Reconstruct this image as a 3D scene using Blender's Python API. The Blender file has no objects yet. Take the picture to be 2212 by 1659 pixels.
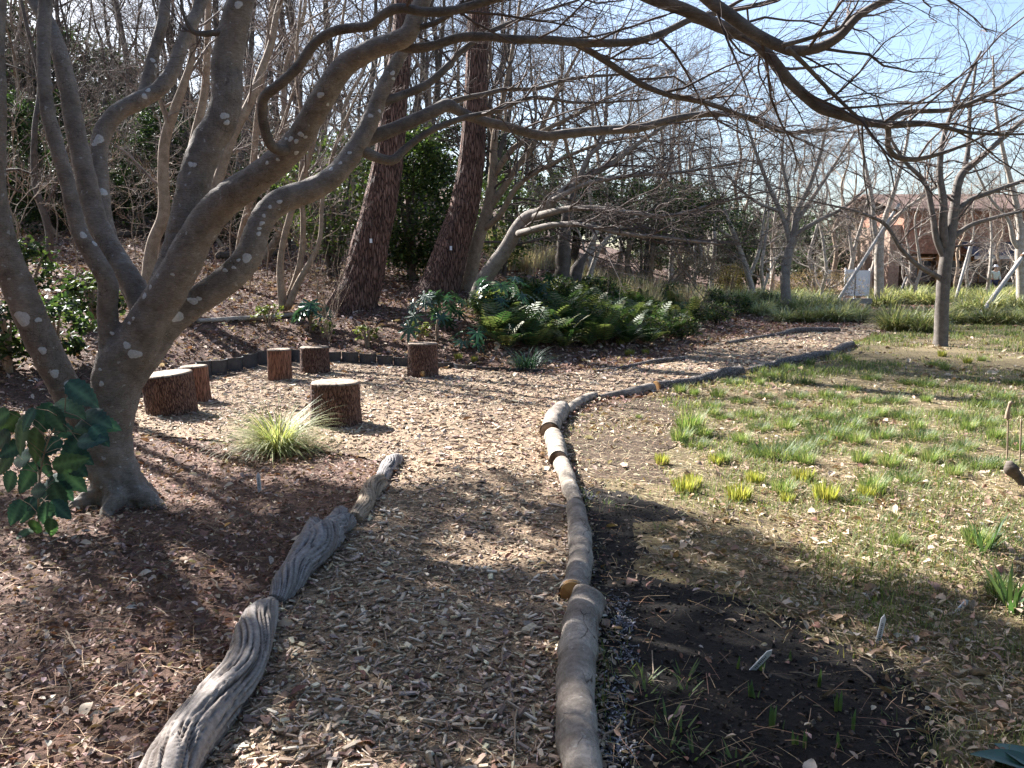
import bpy, math
import numpy as np
from mathutils import Vector
from mathutils.geometry import tessellate_polygon

rng = np.random.default_rng(11)
S = bpy.context.scene
COL = S.collection

# ------------------------------------------------------------------ camera, sky, sun, exposure
FPX = 1770.0                                   # focal length in units of a 2212 px wide frame
PITCH = math.atan((829.5 - 583) / FPX)
CP, SP = math.cos(PITCH), math.sin(PITCH)
CAMZ = 1.5
cam = bpy.data.cameras.new('camera')
cam.sensor_width = 36.0
cam.lens = FPX / 2212 * 36.0
cam.clip_start, cam.clip_end = 0.05, 2000
camo = bpy.data.objects.new('camera', cam)
camo.location = (0, 0, CAMZ)
camo.rotation_euler = (math.pi / 2 - PITCH, 0, 0)
COL.objects.link(camo)
S.camera = camo

SUN_EL, SUN_AZ = math.radians(36), math.radians(-46)     # azimuth from +Y towards +X
SUNV = np.array([math.sin(SUN_AZ) * math.cos(SUN_EL), math.cos(SUN_AZ) * math.cos(SUN_EL), math.sin(SUN_EL)])
world = bpy.data.worlds.new('World')
S.world = world
world.use_nodes = True
wn = world.node_tree
wn.nodes.clear()
sky = wn.nodes.new('ShaderNodeTexSky')
sky.sky_type = 'NISHITA'
sky.sun_disc = False
sky.sun_elevation = SUN_EL
sky.sun_rotation = SUN_AZ
sky.dust_density = 1.8
sky.ozone_density = 2.0
sky.air_density = 1.0
bg = wn.nodes.new('ShaderNodeBackground')
bg.inputs['Strength'].default_value = 0.056
wo = wn.nodes.new('ShaderNodeOutputWorld')
wn.links.new(sky.outputs[0], bg.inputs[0])
wn.links.new(bg.outputs[0], wo.inputs[0])
sun = bpy.data.lights.new('sun', 'SUN')
sun.energy = 5.0
sun.angle = math.radians(0.53)
sun.color = (1.0, 0.98, 0.955)
suno = bpy.data.objects.new('sun', sun)
suno.rotation_euler = Vector(SUNV).to_track_quat('Z', 'Y').to_euler()
suno.location = (-20, 20, 20)
COL.objects.link(suno)
S.view_settings.view_transform = 'Standard'
S.view_settings.look = 'None'
S.view_settings.gamma = 1.0
S.view_settings.exposure = 2.35
S.render.engine = 'CYCLES'
S.cycles.use_denoising = True
S.cycles.max_bounces = 6
S.cycles.diffuse_bounces = 3
S.cycles.glossy_bounces = 2
S.cycles.transmission_bounces = 4
S.cycles.transparent_max_bounces = 8
S.cycles.sample_clamp_indirect = 8

# ------------------------------------------------------------------ geometry helpers
def ray(u, v):
    a = (u - 1106) / FPX
    b = (829.5 - v) / FPX
    return np.array([a, CP + b * SP, -SP + b * CP])

def at(u, v, d):
    r = ray(u, v)
    return np.array([0, 0, CAMZ]) + r * (d / r[1])

def camdepth(p):
    return p[1] * CP - (p[2] - CAMZ) * SP

_y0u = [-3000, 0, 290, 450, 580, 700, 870, 1090, 1190, 1350, 1500, 1700, 2212, 4000]
_y0y = [8.6, 9.0, 9.9, 11.4, 12.7, 13.1, 12.8, 12.4, 13.2, 14.5, 16.5, 24, 60, 60]
_wu = [-3000, 1000, 1250, 1500, 1750, 4000]
_ww = [1, 1, .5, .15, 0.0, 0.0]

def gz(x, y):
    x = np.asarray(x, float); y = np.asarray(y, float)
    yy = np.maximum(y, 1.0)
    u = 1106 + FPX * x / yy
    y0 = np.interp(u, _y0u, _y0y)
    w = np.interp(u, _wu, _ww)
    r = np.hypot(x, y) * np.cos(np.arctan2(np.clip(x, -1e9, 1e9), yy)) - y0
    r = np.where(y < 1.0, 0, np.maximum(r, 0))
    h = np.interp(r, [0, .3, 3, 17, 27, 60, 120, 400], [0, .1, .72, 2.7, 4.4, 8.5, 12, 12]) * w
    return h + 0.02 * np.sin(x * 1.3 + 1) * np.sin(y * 1.1 + .5) * np.clip((y - 1) / 3, 0, 1)

def gpt(u, v):
    r = ray(u, v)
    def f(d):
        p = np.array([0, 0, CAMZ]) + r * (d / r[1])
        return p[2] - float(gz(p[0], p[1]))
    d0 = 1.0
    d = d0
    while f(d) > 0 and d < 300:
        d0 = d
        d *= 1.03
    lo, hi = d0, d
    for _ in range(30):
        m = (lo + hi) / 2
        if f(m) > 0: lo = m
        else: hi = m
    p = np.array([0, 0, CAMZ]) + r * (hi / r[1])
    p[2] = float(gz(p[0], p[1]))
    return p

def gr(u, d):
    """ground point in direction of column u at distance d"""
    x = (u - 1106) / FPX * d
    return np.array([x, d, float(gz(x, d))])

def hash3(i, j, k, s):
    h = (i * 374761393 + j * 668265263 + k * 2147483647 + s * 974634511) & 0xffffffff
    h = ((h ^ (h >> 13)) * 1274126177) & 0xffffffff
    h = h ^ (h >> 16)
    return (h & 0xffff) / 65535.0

def vnoise(p, s=0):
    p = np.asarray(p, float)
    f = np.floor(p).astype(np.int64)
    t = p - f
    t = t * t * (3 - 2 * t)
    out = 0
    for a in (0, 1):
        for b in (0, 1):
            for c in (0, 1):
                w = (t[..., 0] if a else 1 - t[..., 0]) * (t[..., 1] if b else 1 - t[..., 1]) * (t[..., 2] if c else 1 - t[..., 2])
                out = out + w * hash3(f[..., 0] + a, f[..., 1] + b, f[..., 2] + c, s)
    return out * 2 - 1

def inpoly(x, y, poly):
    poly = np.asarray(poly)
    res = np.zeros(np.shape(x), bool)
    j = len(poly) - 1
    for i in range(len(poly)):
        xi, yi = poly[i][:2]; xj, yj = poly[j][:2]
        c = ((yi > y) != (yj > y)) & (x < (xj - xi) * (y - yi) / (yj - yi + 1e-12) + xi)
        res ^= c
        j = i
    return res

class MB:
    def __init__(self):
        self.v, self.f, self.c, self.n = [], [], [], 0
    def add(self, v, faces, c=None):
        v = np.asarray(v, float).reshape(-1, 3)
        if not isinstance(faces, list) or (faces and not isinstance(faces[0], np.ndarray)):
            faces = [np.asarray(faces)]
        for f in faces:
            if len(f):
                self.f.append(np.asarray(f, np.int64) + self.n)
        if c is None:
            c = np.ones((len(v), 3))
        c = np.asarray(c, float)
        if c.ndim == 1:
            c = np.tile(c, (len(v), 1))
        self.c.append(c)
        self.v.append(v)
        self.n += len(v)
        return self
    def mesh(self, name, origin=None, smooth=True, mat=None):
        v = np.concatenate(self.v) if self.v else np.zeros((0, 3))
        if origin is not None:
            v = v - np.asarray(origin)
        me = bpy.data.meshes.new(name)
        me.vertices.add(len(v))
        me.vertices.foreach_set('co', v.astype(np.float32).ravel())
        tot = sum(f.size for f in self.f)
        npoly = sum(len(f) for f in self.f)
        me.loops.add(tot)
        me.polygons.add(npoly)
        li = np.concatenate([f.ravel() for f in self.f]).astype(np.int32)
        lt = np.concatenate([np.full(len(f), f.shape[1], np.int32) for f in self.f])
        ls = np.concatenate([[0], np.cumsum(lt)[:-1]]).astype(np.int32)
        me.loops.foreach_set('vertex_index', li)
        me.polygons.foreach_set('loop_start', ls)
        me.polygons.foreach_set('use_smooth', np.full(npoly, smooth))
        me.update(calc_edges=True)
        a = me.attributes.new('tint', 'FLOAT_COLOR', 'POINT')
        c = np.concatenate(self.c)
        a.data.foreach_set('color', np.c_[c, np.ones(len(c))].astype(np.float32).ravel())
        if mat is not None:
            me.materials.append(mat)
        return me
    def obj(self, name, mat, parent=None, smooth=True, world=False):
        """vertices are world coordinates; the object takes its parent's frame"""
        org = np.array(parent.location) if (parent is not None) else None
        if parent is not None and parent.parent is not None:
            org = org + np.array(parent.parent.location)
        me = self.mesh(name, org, smooth, mat)
        return link(name, me, parent)

def link(name, me, parent=None, loc=None):
    o = bpy.data.objects.new(name, me)
    COL.objects.link(o)
    if parent is not None:
        o.parent = parent
    if loc is not None:
        o.location = [float(q) for q in loc]
    return o

def thing(name, label, cat, loc, group=None, rz=0.0):
    o = bpy.data.objects.new(name, None)
    o.empty_display_size = 0.1
    COL.objects.link(o)
    o.location = [float(q) for q in loc]
    o.rotation_euler = (0, 0, rz)
    return tag(o, label, cat, group)

def tag(o, label=None, cat=None, group=None, kind=None):
    if label: o['label'] = label
    if cat: o['category'] = cat
    if group: o['group'] = group
    if kind: o['kind'] = kind
    return o

def dup(root, loc, rz=0.0, scale=1.0, label=None, group=None, tilt=(0, 0)):
    r = root.copy()
    COL.objects.link(r)
    r.location = [float(q) for q in loc]
    r.rotation_euler = (tilt[0], tilt[1], rz)
    r.scale = (scale,) * 3 if np.isscalar(scale) else scale
    if label: r['label'] = label
    if group: r['group'] = group
    for ch in root.children:
        c = ch.copy(); COL.objects.link(c); c.parent = r
        for g in ch.children:
            d = g.copy(); COL.objects.link(d); d.parent = c
    return r

def nrm(a):
    return a / np.maximum(np.linalg.norm(a, axis=-1, keepdims=True), 1e-9)

def tubes(P, R, sides, cap=False):
    P = np.asarray(P, float); R = np.asarray(R, float)
    if P.ndim == 2:
        P, R = P[None], R[None]
    M, K, _ = P.shape
    T = nrm(np.gradient(P, axis=1))
    ch = nrm(P[:, -1] - P[:, 0])
    ref = np.eye(3)[np.argmin(np.abs(ch), axis=1)][:, None, :]
    N1 = nrm(np.cross(T, ref)); N2 = np.cross(T, N1)
    a = np.arange(sides) * 2 * math.pi / sides
    V = P[:, :, None] + R[:, :, None, None] * (np.cos(a)[:, None] * N1[:, :, None] + np.sin(a)[:, None] * N2[:, :, None])
    m = np.arange(M)[:, None, None]; k = np.arange(K - 1)[None, :, None]; s = np.arange(sides)[None, None]
    b = m * K * sides + k * sides
    s2 = (s + 1) % sides
    F = np.stack([b + s, b + s2, b + sides + s2, b + sides + s], -1).reshape(-1, 4)
    V = V.reshape(-1, 3)
    if cap:
        fs = [F]
        n0 = len(V)
        ex = []
        tr = []
        for mm in range(M):
            for kk in (0, K - 1):
                ex.append(P[mm, kk])
                ci = n0 + len(ex) - 1
                ids = mm * K * sides + kk * sides + np.arange(sides)
                nx = np.roll(ids, -1)
                tr.append(np.stack([np.full(sides, ci), nx, ids] if kk == 0 else [np.full(sides, ci), ids, nx], -1))
        return np.concatenate([V, np.array(ex)]), [F, np.concatenate(tr)]
    return V, F

def spline(P, n):
    """Catmull-Rom through rows of P (any columns)"""
    P = np.asarray(P, float)
    seg = np.linalg.norm(np.diff(P[:, :3], axis=0), axis=1)
    t = np.concatenate([[0], np.cumsum(np.maximum(seg, 1e-6))])
    m = np.gradient(P, t, axis=0)
    tt = np.linspace(0, t[-1], n)
    i = np.clip(np.searchsorted(t, tt, 'right') - 1, 0, len(t) - 2)
    h = (t[i + 1] - t[i])[:, None]
    s = ((tt - t[i])[:, None]) / h
    return ((2 * s**3 - 3 * s**2 + 1) * P[i] + (s**3 - 2 * s**2 + s) * h * m[i] + (-2 * s**3 + 3 * s**2) * P[i + 1] + (s**3 - s**2) * h * m[i + 1])

def pxline(pl, d):
    """(u, v, width px) list and depths -> rows x, y, z, radius"""
    n = len(pl)
    d = np.interp(np.linspace(0, 1, n), np.linspace(0, 1, len(d)), d)
    out = []
    for (u, v, w), dd in zip(pl, d):
        p = at(u, v, dd)
        out.append([*p, w / 2 * camdepth(p) / FPX])
    return np.array(out)

def grow(P, R, n, t0, t1, L, ang, K, rf, up=0.0, wig=0.12, flat=1.0, rmin=.0012, droop=0.0, taper=.25, rmax=1.0):
    """children of the branches P (M,K,3), R (M,K); n per branch; L = (lo, hi) as share of the parent's length or absolute when negative"""
    M, Kp, _ = P.shape
    idx = np.repeat(np.arange(M), n)
    N = len(idx)
    if N == 0:
        return np.zeros((0, K, 3)), np.zeros((0, K))
    t = t0 + (t1 - t0) * ((np.tile(np.arange(n), M) + rng.random(N)) / n)
    f = t * (Kp - 1); i = np.clip(f.astype(int), 0, Kp - 2); s = (f - i)[:, None]
    p = P[idx, i] * (1 - s) + P[idx, i + 1] * s
    r = R[idx, i] * (1 - s[:, 0]) + R[idx, i + 1] * s[:, 0]
    T = nrm(P[idx, i + 1] - P[idx, i])
    rd = rng.normal(size=(N, 3)); rd[:, 2] *= flat
    Nn = nrm(rd - T * (rd * T).sum(1, keepdims=True))
    a = np.radians(rng.normal(ang[0], ang[1], N))[:, None]
    D = T * np.cos(a) + Nn * np.sin(a)
    D[:, 2] = D[:, 2] * (0.4 + 0.6 * flat) + up
    D = nrm(D)
    plen = np.linalg.norm(np.diff(P, axis=1), axis=2).sum(1)[idx]
    l = rng.uniform(L[0], L[1], N) if L[0] >= 0 else -rng.uniform(-L[0], -L[1], N) * -1
    ln = (l * plen * (1.15 - 0.5 * t)) if L[0] >= 0 else np.abs(l)
    out = np.zeros((N, K, 3)); out[:, 0] = p
    step = ln / (K - 1)
    for k in range(1, K):
        out[:, k] = out[:, k - 1] + D * step[:, None]
        D = D + rng.normal(size=(N, 3)) * wig
        D[:, 2] += up * .35 - droop
        D = nrm(D)
    r0 = np.clip(np.minimum(r * rf, r * .95), rmin, rmax) * rng.uniform(.7, 1.0, N)
    rr = r0[:, None] * np.linspace(1, taper, K)[None]
    return out, np.maximum(rr, rmin * .7)

def scatter(bv, bf, pos, yaw, pit, rol, sc, tint):
    M = len(pos)
    cy, sy, cp, sp, cr, sr = np.cos(yaw), np.sin(yaw), np.cos(pit), np.sin(pit), np.cos(rol), np.sin(rol)
    Rm = np.empty((M, 3, 3))
    Rm[:, 0, 0] = cy * cp; Rm[:, 0, 1] = cy * sp * sr - sy * cr; Rm[:, 0, 2] = cy * sp * cr + sy * sr
    Rm[:, 1, 0] = sy * cp; Rm[:, 1, 1] = sy * sp * sr + cy * cr; Rm[:, 1, 2] = sy * sp * cr - cy * sr
    Rm[:, 2, 0] = -sp; Rm[:, 2, 1] = cp * sr; Rm[:, 2, 2] = cp * cr
    sc = np.asarray(sc, float)
    if sc.ndim == 1:
        sc = np.repeat(sc[:, None], 3, 1)
    v = np.einsum('mij,mnj->mni', Rm, bv[None] * sc[:, None]) + pos[:, None]
    nb = len(bv)
    fs = []
    off = (np.arange(M) * nb)[:, None, None]
    for f in bf:
        fs.append((f[None] + off).reshape(-1, f.shape[1]))
    c = np.repeat(np.asarray(tint)[:, None], nb, 1).reshape(-1, 3)
    return v.reshape(-1, 3), fs, c

def blades(root, az, L, wd, lean, droop, tint, K=4):
    M = len(root)
    th = lean[:, None] + droop[:, None] * np.linspace(0, 1, K)[None]
    th = np.minimum(th, 2.6)
    st = L[:, None] / (K - 1)
    hx = np.concatenate([np.zeros((M, 1)), np.cumsum(np.sin(th[:, :-1]) * st, 1)], 1)
    hz = np.concatenate([np.zeros((M, 1)), np.cumsum(np.cos(th[:, :-1]) * st, 1)], 1)
    d = np.stack([np.cos(az), np.sin(az), 0 * az], -1)
    s = np.stack([-np.sin(az), np.cos(az), 0 * az], -1)
    c = root[:, None] + d[:, None] * hx[..., None] + np.array([0, 0, 1.])[None, None] * hz[..., None]
    prof = np.array([.7, 1, .8, .12]) if K == 4 else np.interp(np.linspace(0, 1, K), [0, .3, .7, 1], [.6, 1, .8, .1])
    hw = (wd[:, None] * prof[None] / 2)[..., None] * s[:, None]
    V = np.stack([c - hw, c + hw], 2).reshape(-1, 3)
    m = np.arange(M)[:, None] * K * 2
    k = np.arange(K - 1)[None] * 2
    b = m + k
    Fq = np.stack([b, b + 1, b + 3, b + 2], -1).reshape(-1, 4)
    cc = np.repeat(tint[:, None], K * 2, 1)
    return V, Fq, cc.reshape(-1, 3)

def pick(cols, n, jit=.15):
    cols = np.asarray(cols, float)
    c = cols[rng.integers(0, len(cols), n)]
    return np.clip(c * rng.uniform(1 - jit, 1 + jit, (n, 1)) * rng.uniform(1 - jit * .3, 1 + jit * .3, (n, 3)), 0, 1)

# ------------------------------------------------------------------ materials
def mk(name, build, rough=.85, spec=.25):
    m = bpy.data.materials.new(name)
    m.use_nodes = True
    nt = m.node_tree
    b = nt.nodes['Principled BSDF']
    b.inputs['Roughness'].default_value = rough
    b.inputs['Specular IOR Level'].default_value = spec
    build(nt, b)
    return m

def N(nt, t, **kw):
    n = nt.nodes.new('ShaderNode' + t)
    for k, v in kw.items():
        if k.startswith('i_'):
            key = k[2:]
            n.inputs[int(key) if key.isdigit() else key.replace('_', ' ')].default_value = v
        else:
            setattr(n, k, v)
    return n

def ramp(nt, fac, stops):
    r = N(nt, 'ValToRGB')
    els = r.color_ramp.elements
    while len(els) < len(stops):
        els.new(.5)
    for e, (p, c) in zip(els, stops):
        e.position = p
        e.color = (*c, 1)
    nt.links.new(fac, r.inputs[0])
    return r.outputs[0]

def noise(nt, scale, detail=4, rough=.6, vec=None, dist=0):
    n = N(nt, 'TexNoise', i_Scale=scale, i_Detail=detail, i_Roughness=rough, i_Distortion=dist)
    if vec is not None:
        nt.links.new(vec, n.inputs['Vector'])
    return n.outputs['Fac']

def coords(nt, scale=(1, 1, 1)):
    tc = N(nt, 'TexCoord')
    mp = N(nt, 'Mapping')
    mp.inputs['Scale'].default_value = scale
    nt.links.new(tc.outputs['Object'], mp.inputs[0])
    return mp.outputs[0]

def bump(nt, b, h, strength, dist=.02):
    n = N(nt, 'Bump', i_Strength=strength, i_Distance=dist)
    nt.links.new(h, n.inputs['Height'])
    nt.links.new(n.outputs[0], b.inputs['Normal'])

def mulc(nt, a, c, f=1.0):
    m = N(nt, 'MixRGB', blend_type='MULTIPLY')
    m.inputs[0].default_value = f
    nt.links.new(a, m.inputs[1])
    nt.links.new(c, m.inputs[2])
    return m.outputs[0]

def smoothbark(c0, c1, c2, sc=9, bs=.35, lich=(.42, .42, .40), la=.64):
    def f(nt, b):
        v = coords(nt, (1, 1, 1))
        n1 = noise(nt, sc, 6, .65, v)
        c = ramp(nt, n1, [(.3, c0), (.5, c1), (.72, c2)])
        vs = coords(nt, (1, 1, 4))
        n2 = noise(nt, 38, 5, .7, vs)
        g = ramp(nt, n2, [(.35, (.72, .72, .72)), (.65, (1.15, 1.15, 1.15))])
        c = mulc(nt, c, g)
        n3 = noise(nt, 26, 2, .5, v)
        mx = N(nt, 'MixRGB')
        mx.inputs[2].default_value = (*lich, 1)
        nt.links.new(ramp(nt, n3, [(la, (0, 0, 0)), (la + .05, (.75,) * 3)]), mx.inputs[0])
        nt.links.new(c, mx.inputs[1])
        # thin dark fissures and ring scars
        vf = coords(nt, (9, 9, 2.2))
        vo = N(nt, 'TexVoronoi', feature='DISTANCE_TO_EDGE'); nt.links.new(vf, vo.inputs['Vector'])
        cr = ramp(nt, vo.outputs['Distance'], [(.0, (.45, .42, .4)), (.035, (1, 1, 1))])
        msk = ramp(nt, noise(nt, 3.5, 3, .6, v), [(.48, (0, 0, 0)), (.6, (1, 1, 1))])
        cm_ = N(nt, 'MixRGB', blend_type='MULTIPLY')
        nt.links.new(msk, cm_.inputs[0]); nt.links.new(mx.outputs[0], cm_.inputs[1]); nt.links.new(cr, cm_.inputs[2])
        nt.links.new(cm_.outputs[0], b.inputs['Base Color'])
        hh_ = N(nt, 'Math', operation='MULTIPLY_ADD'); hh_.inputs[1].default_value = .5
        nt.links.new(n1, hh_.inputs[0]); nt.links.new(n2, hh_.inputs[2])
        bump(nt, b, hh_.outputs[0], bs, .008)
    return f

def furrow(c0, c1, c2, sx=16, sz=3.5, bs=.9, dist=.03):
    def f(nt, b):
        v = coords(nt, (sx, sx, sz))
        vo = N(nt, 'TexVoronoi', feature='DISTANCE_TO_EDGE')
        vo.inputs['Scale'].default_value = 1.0
        vo.inputs['Randomness'].default_value = 1.0
        nz = noise(nt, 1.6, 4, .6, v)
        mp = N(nt, 'MixRGB'); mp.inputs[0].default_value = .35
        nt.links.new(v, mp.inputs[1])
        nn = N(nt, 'TexNoise', i_Scale=.8, i_Detail=3.0)
        nt.links.new(v, nn.inputs[0])
        ad = N(nt, 'VectorMath', operation='ADD')
        sc_ = N(nt, 'VectorMath', operation='SCALE'); sc_.inputs['Scale'].default_value = 1.6
        nt.links.new(nn.outputs['Color'], sc_.inputs[0])
        nt.links.new(v, ad.inputs[0]); nt.links.new(sc_.outputs[0], ad.inputs[1])
        nt.links.new(ad.outputs[0], vo.inputs['Vector'])
        h = N(nt, 'MapRange'); h.inputs[1].default_value = 0; h.inputs[2].default_value = .28
        nt.links.new(vo.outputs['Distance'], h.inputs[0])
        ma = N(nt, 'Math', operation='MULTIPLY_ADD'); ma.inputs[1].default_value = .35
        nt.links.new(nz, ma.inputs[0]); nt.links.new(h.outputs[0], ma.inputs[2])
        c = ramp(nt, ma.outputs[0], [(.18, c0), (.55, c1), (1.0, c2)])
        v2 = coords(nt, (1, 1, 1))
        g = ramp(nt, noise(nt, 3.0, 4, .6, v2), [(.3, (.7, .7, .72)), (.7, (1.2, 1.15, 1.1))])
        nt.links.new(mulc(nt, c, g), b.inputs['Base Color'])
        bump(nt, b, ma.outputs[0], bs, dist)
    return f

def tinted(rough=.8, trans=0.0, nsc=30, amt=.35):
    """per-piece colour from the mesh, with fine mottling; trans = share of light let through"""
    def f(nt, b):
        at_ = N(nt, 'Attribute', attribute_name='tint')
        v = coords(nt)
        g = ramp(nt, noise(nt, nsc, 3, .6, v), [(.3, (1 - amt,) * 3), (.7, (1 + amt * .5,) * 3)])
        c = mulc(nt, at_.outputs['Color'], g)
        nt.links.new(c, b.inputs['Base Color'])
        b.inputs['Roughness'].default_value = rough
        if trans > 0:
            tr = N(nt, 'BsdfTranslucent')
            br = N(nt, 'MixRGB', blend_type='MULTIPLY'); br.inputs[0].default_value = 1
            br.inputs[2].default_value = (1.25, 1.3, .75, 1)
            nt.links.new(c, br.inputs[1])
            nt.links.new(br.outputs[0], tr.inputs[0])
            mx = N(nt, 'MixShader'); mx.inputs[0].default_value = trans
            nt.links.new(b.outputs[0], mx.inputs[1]); nt.links.new(tr.outputs[0], mx.inputs[2])
            nt.links.new(mx.outputs[0], nt.nodes['Material Output'].inputs['Surface'])
    return f

def plain(c, v=.2, sc=8, bs=0.0, stretch=(1, 1, 1)):
    def f(nt, b):
        n = noise(nt, sc, 5, .6, coords(nt, stretch))
        lo = tuple(max(0, q * (1 - v * 1.6)) for q in c); hi = tuple(min(1, q * (1 + v)) for q in c)
        nt.links.new(ramp(nt, n, [(.3, lo), (.7, hi)]), b.inputs['Base Color'])
        if bs: bump(nt, b, n, bs, .01)
    return f

def cutwood(c_heart, c_ring, c_edge, rs=55):
    def f(nt, b):
        tc = N(nt, 'TexCoord')
        w = N(nt, 'TexWave', wave_type='RINGS', rings_direction='SPHERICAL', i_Scale=rs / 3, i_Distortion=2.5, i_Detail=3.0)
        nt.links.new(tc.outputs['Object'], w.inputs[0])
        n = noise(nt, 7, 4, .6, tc.outputs['Object'])
        c = ramp(nt, n, [(.3, c_edge), (.7, c_heart)])
        g = ramp(nt, w.outputs['Fac'], [(.2, (.72, .66, .6)), (.7, (1.05,) * 3)])
        nt.links.new(mulc(nt, c, g), b.inputs['Base Color'])
        sx = N(nt, 'SeparateXYZ'); nt.links.new(tc.outputs['Object'], sx.inputs[0])
        an = N(nt, 'Math', operation='ARCTAN2'); nt.links.new(sx.outputs[0], an.inputs[0]); nt.links.new(sx.outputs[1], an.inputs[1])
        n1 = N(nt, 'TexNoise', noise_dimensions='1D', i_Scale=5.0, i_Detail=2.0); nt.links.new(an.outputs[0], n1.inputs['W'])
        ck = ramp(nt, n1.outputs['Fac'], [(.30, (.35, .3, .27)), (.36, (1, 1, 1))])
        nt.links.new(mulc(nt, mulc(nt, c, g), ck), b.inputs['Base Color'])
        bump(nt, b, w.outputs['Fac'], .15, .004)
    return f

M = {}
M['bark'] = mk('grey_smooth_bark', smoothbark((.13, .105, .085), (.215, .18, .15), (.29, .25, .21), 9, .9, (.42, .42, .40), .68))
M['branch'] = mk('grey_branch_bark', smoothbark((.08, .068, .058), (.13, .11, .095), (.19, .165, .14), la=.74))
M['bark_tan'] = mk('tan_bark', smoothbark((.17, .12, .08), (.27, .20, .14), (.36, .28, .20), la=.8))
M['bark_pale'] = mk('pale_bark', smoothbark((.22, .18, .14), (.33, .28, .23), (.45, .41, .35), la=.6))
M['bark_dark'] = mk('dark_bark', smoothbark((.05, .04, .034), (.10, .08, .065), (.15, .12, .10), la=.85))
M['twig'] = mk('twig_bark', plain((.105, .08, .07), .35, 6))
M['twig_pale'] = mk('pale_twig_bark', plain((.20, .155, .13), .35, 6))
M['pine'] = mk('pine_bark', furrow((.022, .014, .012), (.14, .075, .055), (.25, .15, .115), 26, 3.4, 1.0, .03))
M['stump'] = mk('stump_bark', furrow((.02, .012, .010), (.11, .058, .042), (.20, .125, .095), 62, 12, .9, .012))
M['stump_red'] = mk('red_stump_bark', furrow((.045, .02, .012), (.17, .08, .05), (.25, .13, .085), 60, 5, .5, .008))
M['cut_pale'] = mk('pale_cut_wood', cutwood((.33, .26, .20), None, (.19, .14, .10)))
M['cut_orange'] = mk('orange_cut_wood', cutwood((.52, .30, .12), None, (.40, .22, .09), 90))
def logbark(base_fn):
    def f(nt, b):
        base_fn(nt, b)
        src = b.inputs['Base Color'].links[0].from_socket
        v = coords(nt, (9, 3.2, 9))
        nn = N(nt, 'TexNoise', i_Scale=1.2, i_Detail=4.0); nt.links.new(v, nn.inputs[0])
        ad = N(nt, 'VectorMath', operation='ADD'); nt.links.new(v, ad.inputs[0]); nt.links.new(nn.outputs['Color'], ad.inputs[1])
        vo = N(nt, 'TexVoronoi', feature='DISTANCE_TO_EDGE', i_Scale=.8); nt.links.new(ad.outputs[0], vo.inputs['Vector'])
        cr = ramp(nt, vo.outputs['Distance'], [(.0, (.16, .12, .10)), (.022, (1, 1, 1))])
        msk = ramp(nt, noise(nt, 4.5, 3, .6, coords(nt)), [(.50, (0, 0, 0)), (.58, (1, 1, 1))])
        cm_ = N(nt, 'MixRGB', blend_type='MULTIPLY')
        nt.links.new(msk, cm_.inputs[0]); nt.links.new(src, cm_.inputs[1]); nt.links.new(cr, cm_.inputs[2])
        st_ = ramp(nt, noise(nt, 2.2, 4, .65, coords(nt, (1, 2.5, 1))), [(.35, (.62, .58, .55)), (.62, (1.12, 1.1, 1.06))])
        nt.links.new(mulc(nt, cm_.outputs[0], st_), b.inputs['Base Color'])
    return f
M['log'] = mk('smooth_log_bark', logbark(smoothbark((.14, .118, .10), (.26, .222, .19), (.37, .33, .29), 6, .9, (.40, .39, .36), .66)))
M['log_tan'] = mk('tan_log_bark', logbark(smoothbark((.16, .135, .11), (.30, .255, .21), (.43, .375, .32), 8, .9, (.44, .40, .34), .66)))
M['log_rough'] = mk('rough_log_bark', furrow((.04, .033, .03), (.13, .11, .10), (.24, .21, .19), 26, 26, .9, .02))
def weathered(nt, b):
    at_ = N(nt, 'Attribute', attribute_name='tint')
    g = ramp(nt, noise(nt, 45, 5, .65, coords(nt)), [(.3, (.6, .58, .56)), (.7, (1.2, 1.2, 1.2))])
    nt.links.new(mulc(nt, at_.outputs['Color'], g), b.inputs['Base Color'])
    bump(nt, b, noise(nt, 60, 4, .7, coords(nt)), .5, .006)
M['weathered'] = mk('weathered_wood', weathered)
M['chip'] = mk('wood_chip', tinted(.85, 0, 60, .4))
M['litter'] = mk('dead_leaf', tinted(.75, .12, 50, .4))
M['needle'] = mk('pine_needle', tinted(.7, 0, 20, .2))
M['leaf'] = mk('glossy_leaf', tinted(.38, .28, 12, .25), spec=.4)
M['leaf_matte'] = mk('matte_leaf', tinted(.55, .16, 14, .3), spec=.3)
M['crown'] = mk('evergreen_leaf', tinted(.5, .38, 6, .3), spec=.25)
M['blade'] = mk('grass_blade', tinted(.55, .40, 9, .25), spec=.3)
M['lichen'] = mk('lichen', plain((.50, .50, .49), .15, 90))
M['black_plastic'] = mk('black_plastic', plain((.035, .037, .042), .25, 25), rough=.5, spec=.45)
M['white_tag'] = mk('white_plastic', plain((.80, .81, .82), .05, 30), rough=.45)
M['ink'] = mk('dark_ink', plain((.08, .08, .10), .2, 60))
M['pole'] = mk('grey_pole_wood', plain((.36, .33, .30), .25, 18, .3, (1, 1, .3)))
M['brick'] = mk('red_brown_brick', plain((.30, .155, .105), .35, 6))
M['wall_orange'] = mk('tan_brick', plain((.34, .235, .175), .25, 8))
M['roof'] = mk('blue_grey_roof', plain((.075, .08, .105), .25, 10), rough=.6)
M['roof_brown'] = mk('brown_roof', plain((.15, .095, .075), .25, 10), rough=.7)
M['fascia'] = mk('painted_fascia', plain((.52, .50, .46), .12, 12))
M['wood_dark'] = mk('dark_timber', plain((.10, .055, .03), .35, 9))
M['wood_warm'] = mk('warm_timber', plain((.34, .17, .06), .3, 9))
M['glass'] = mk('window_glass', plain((.03, .035, .045), .3, 3), rough=.08, spec=.6)
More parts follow.
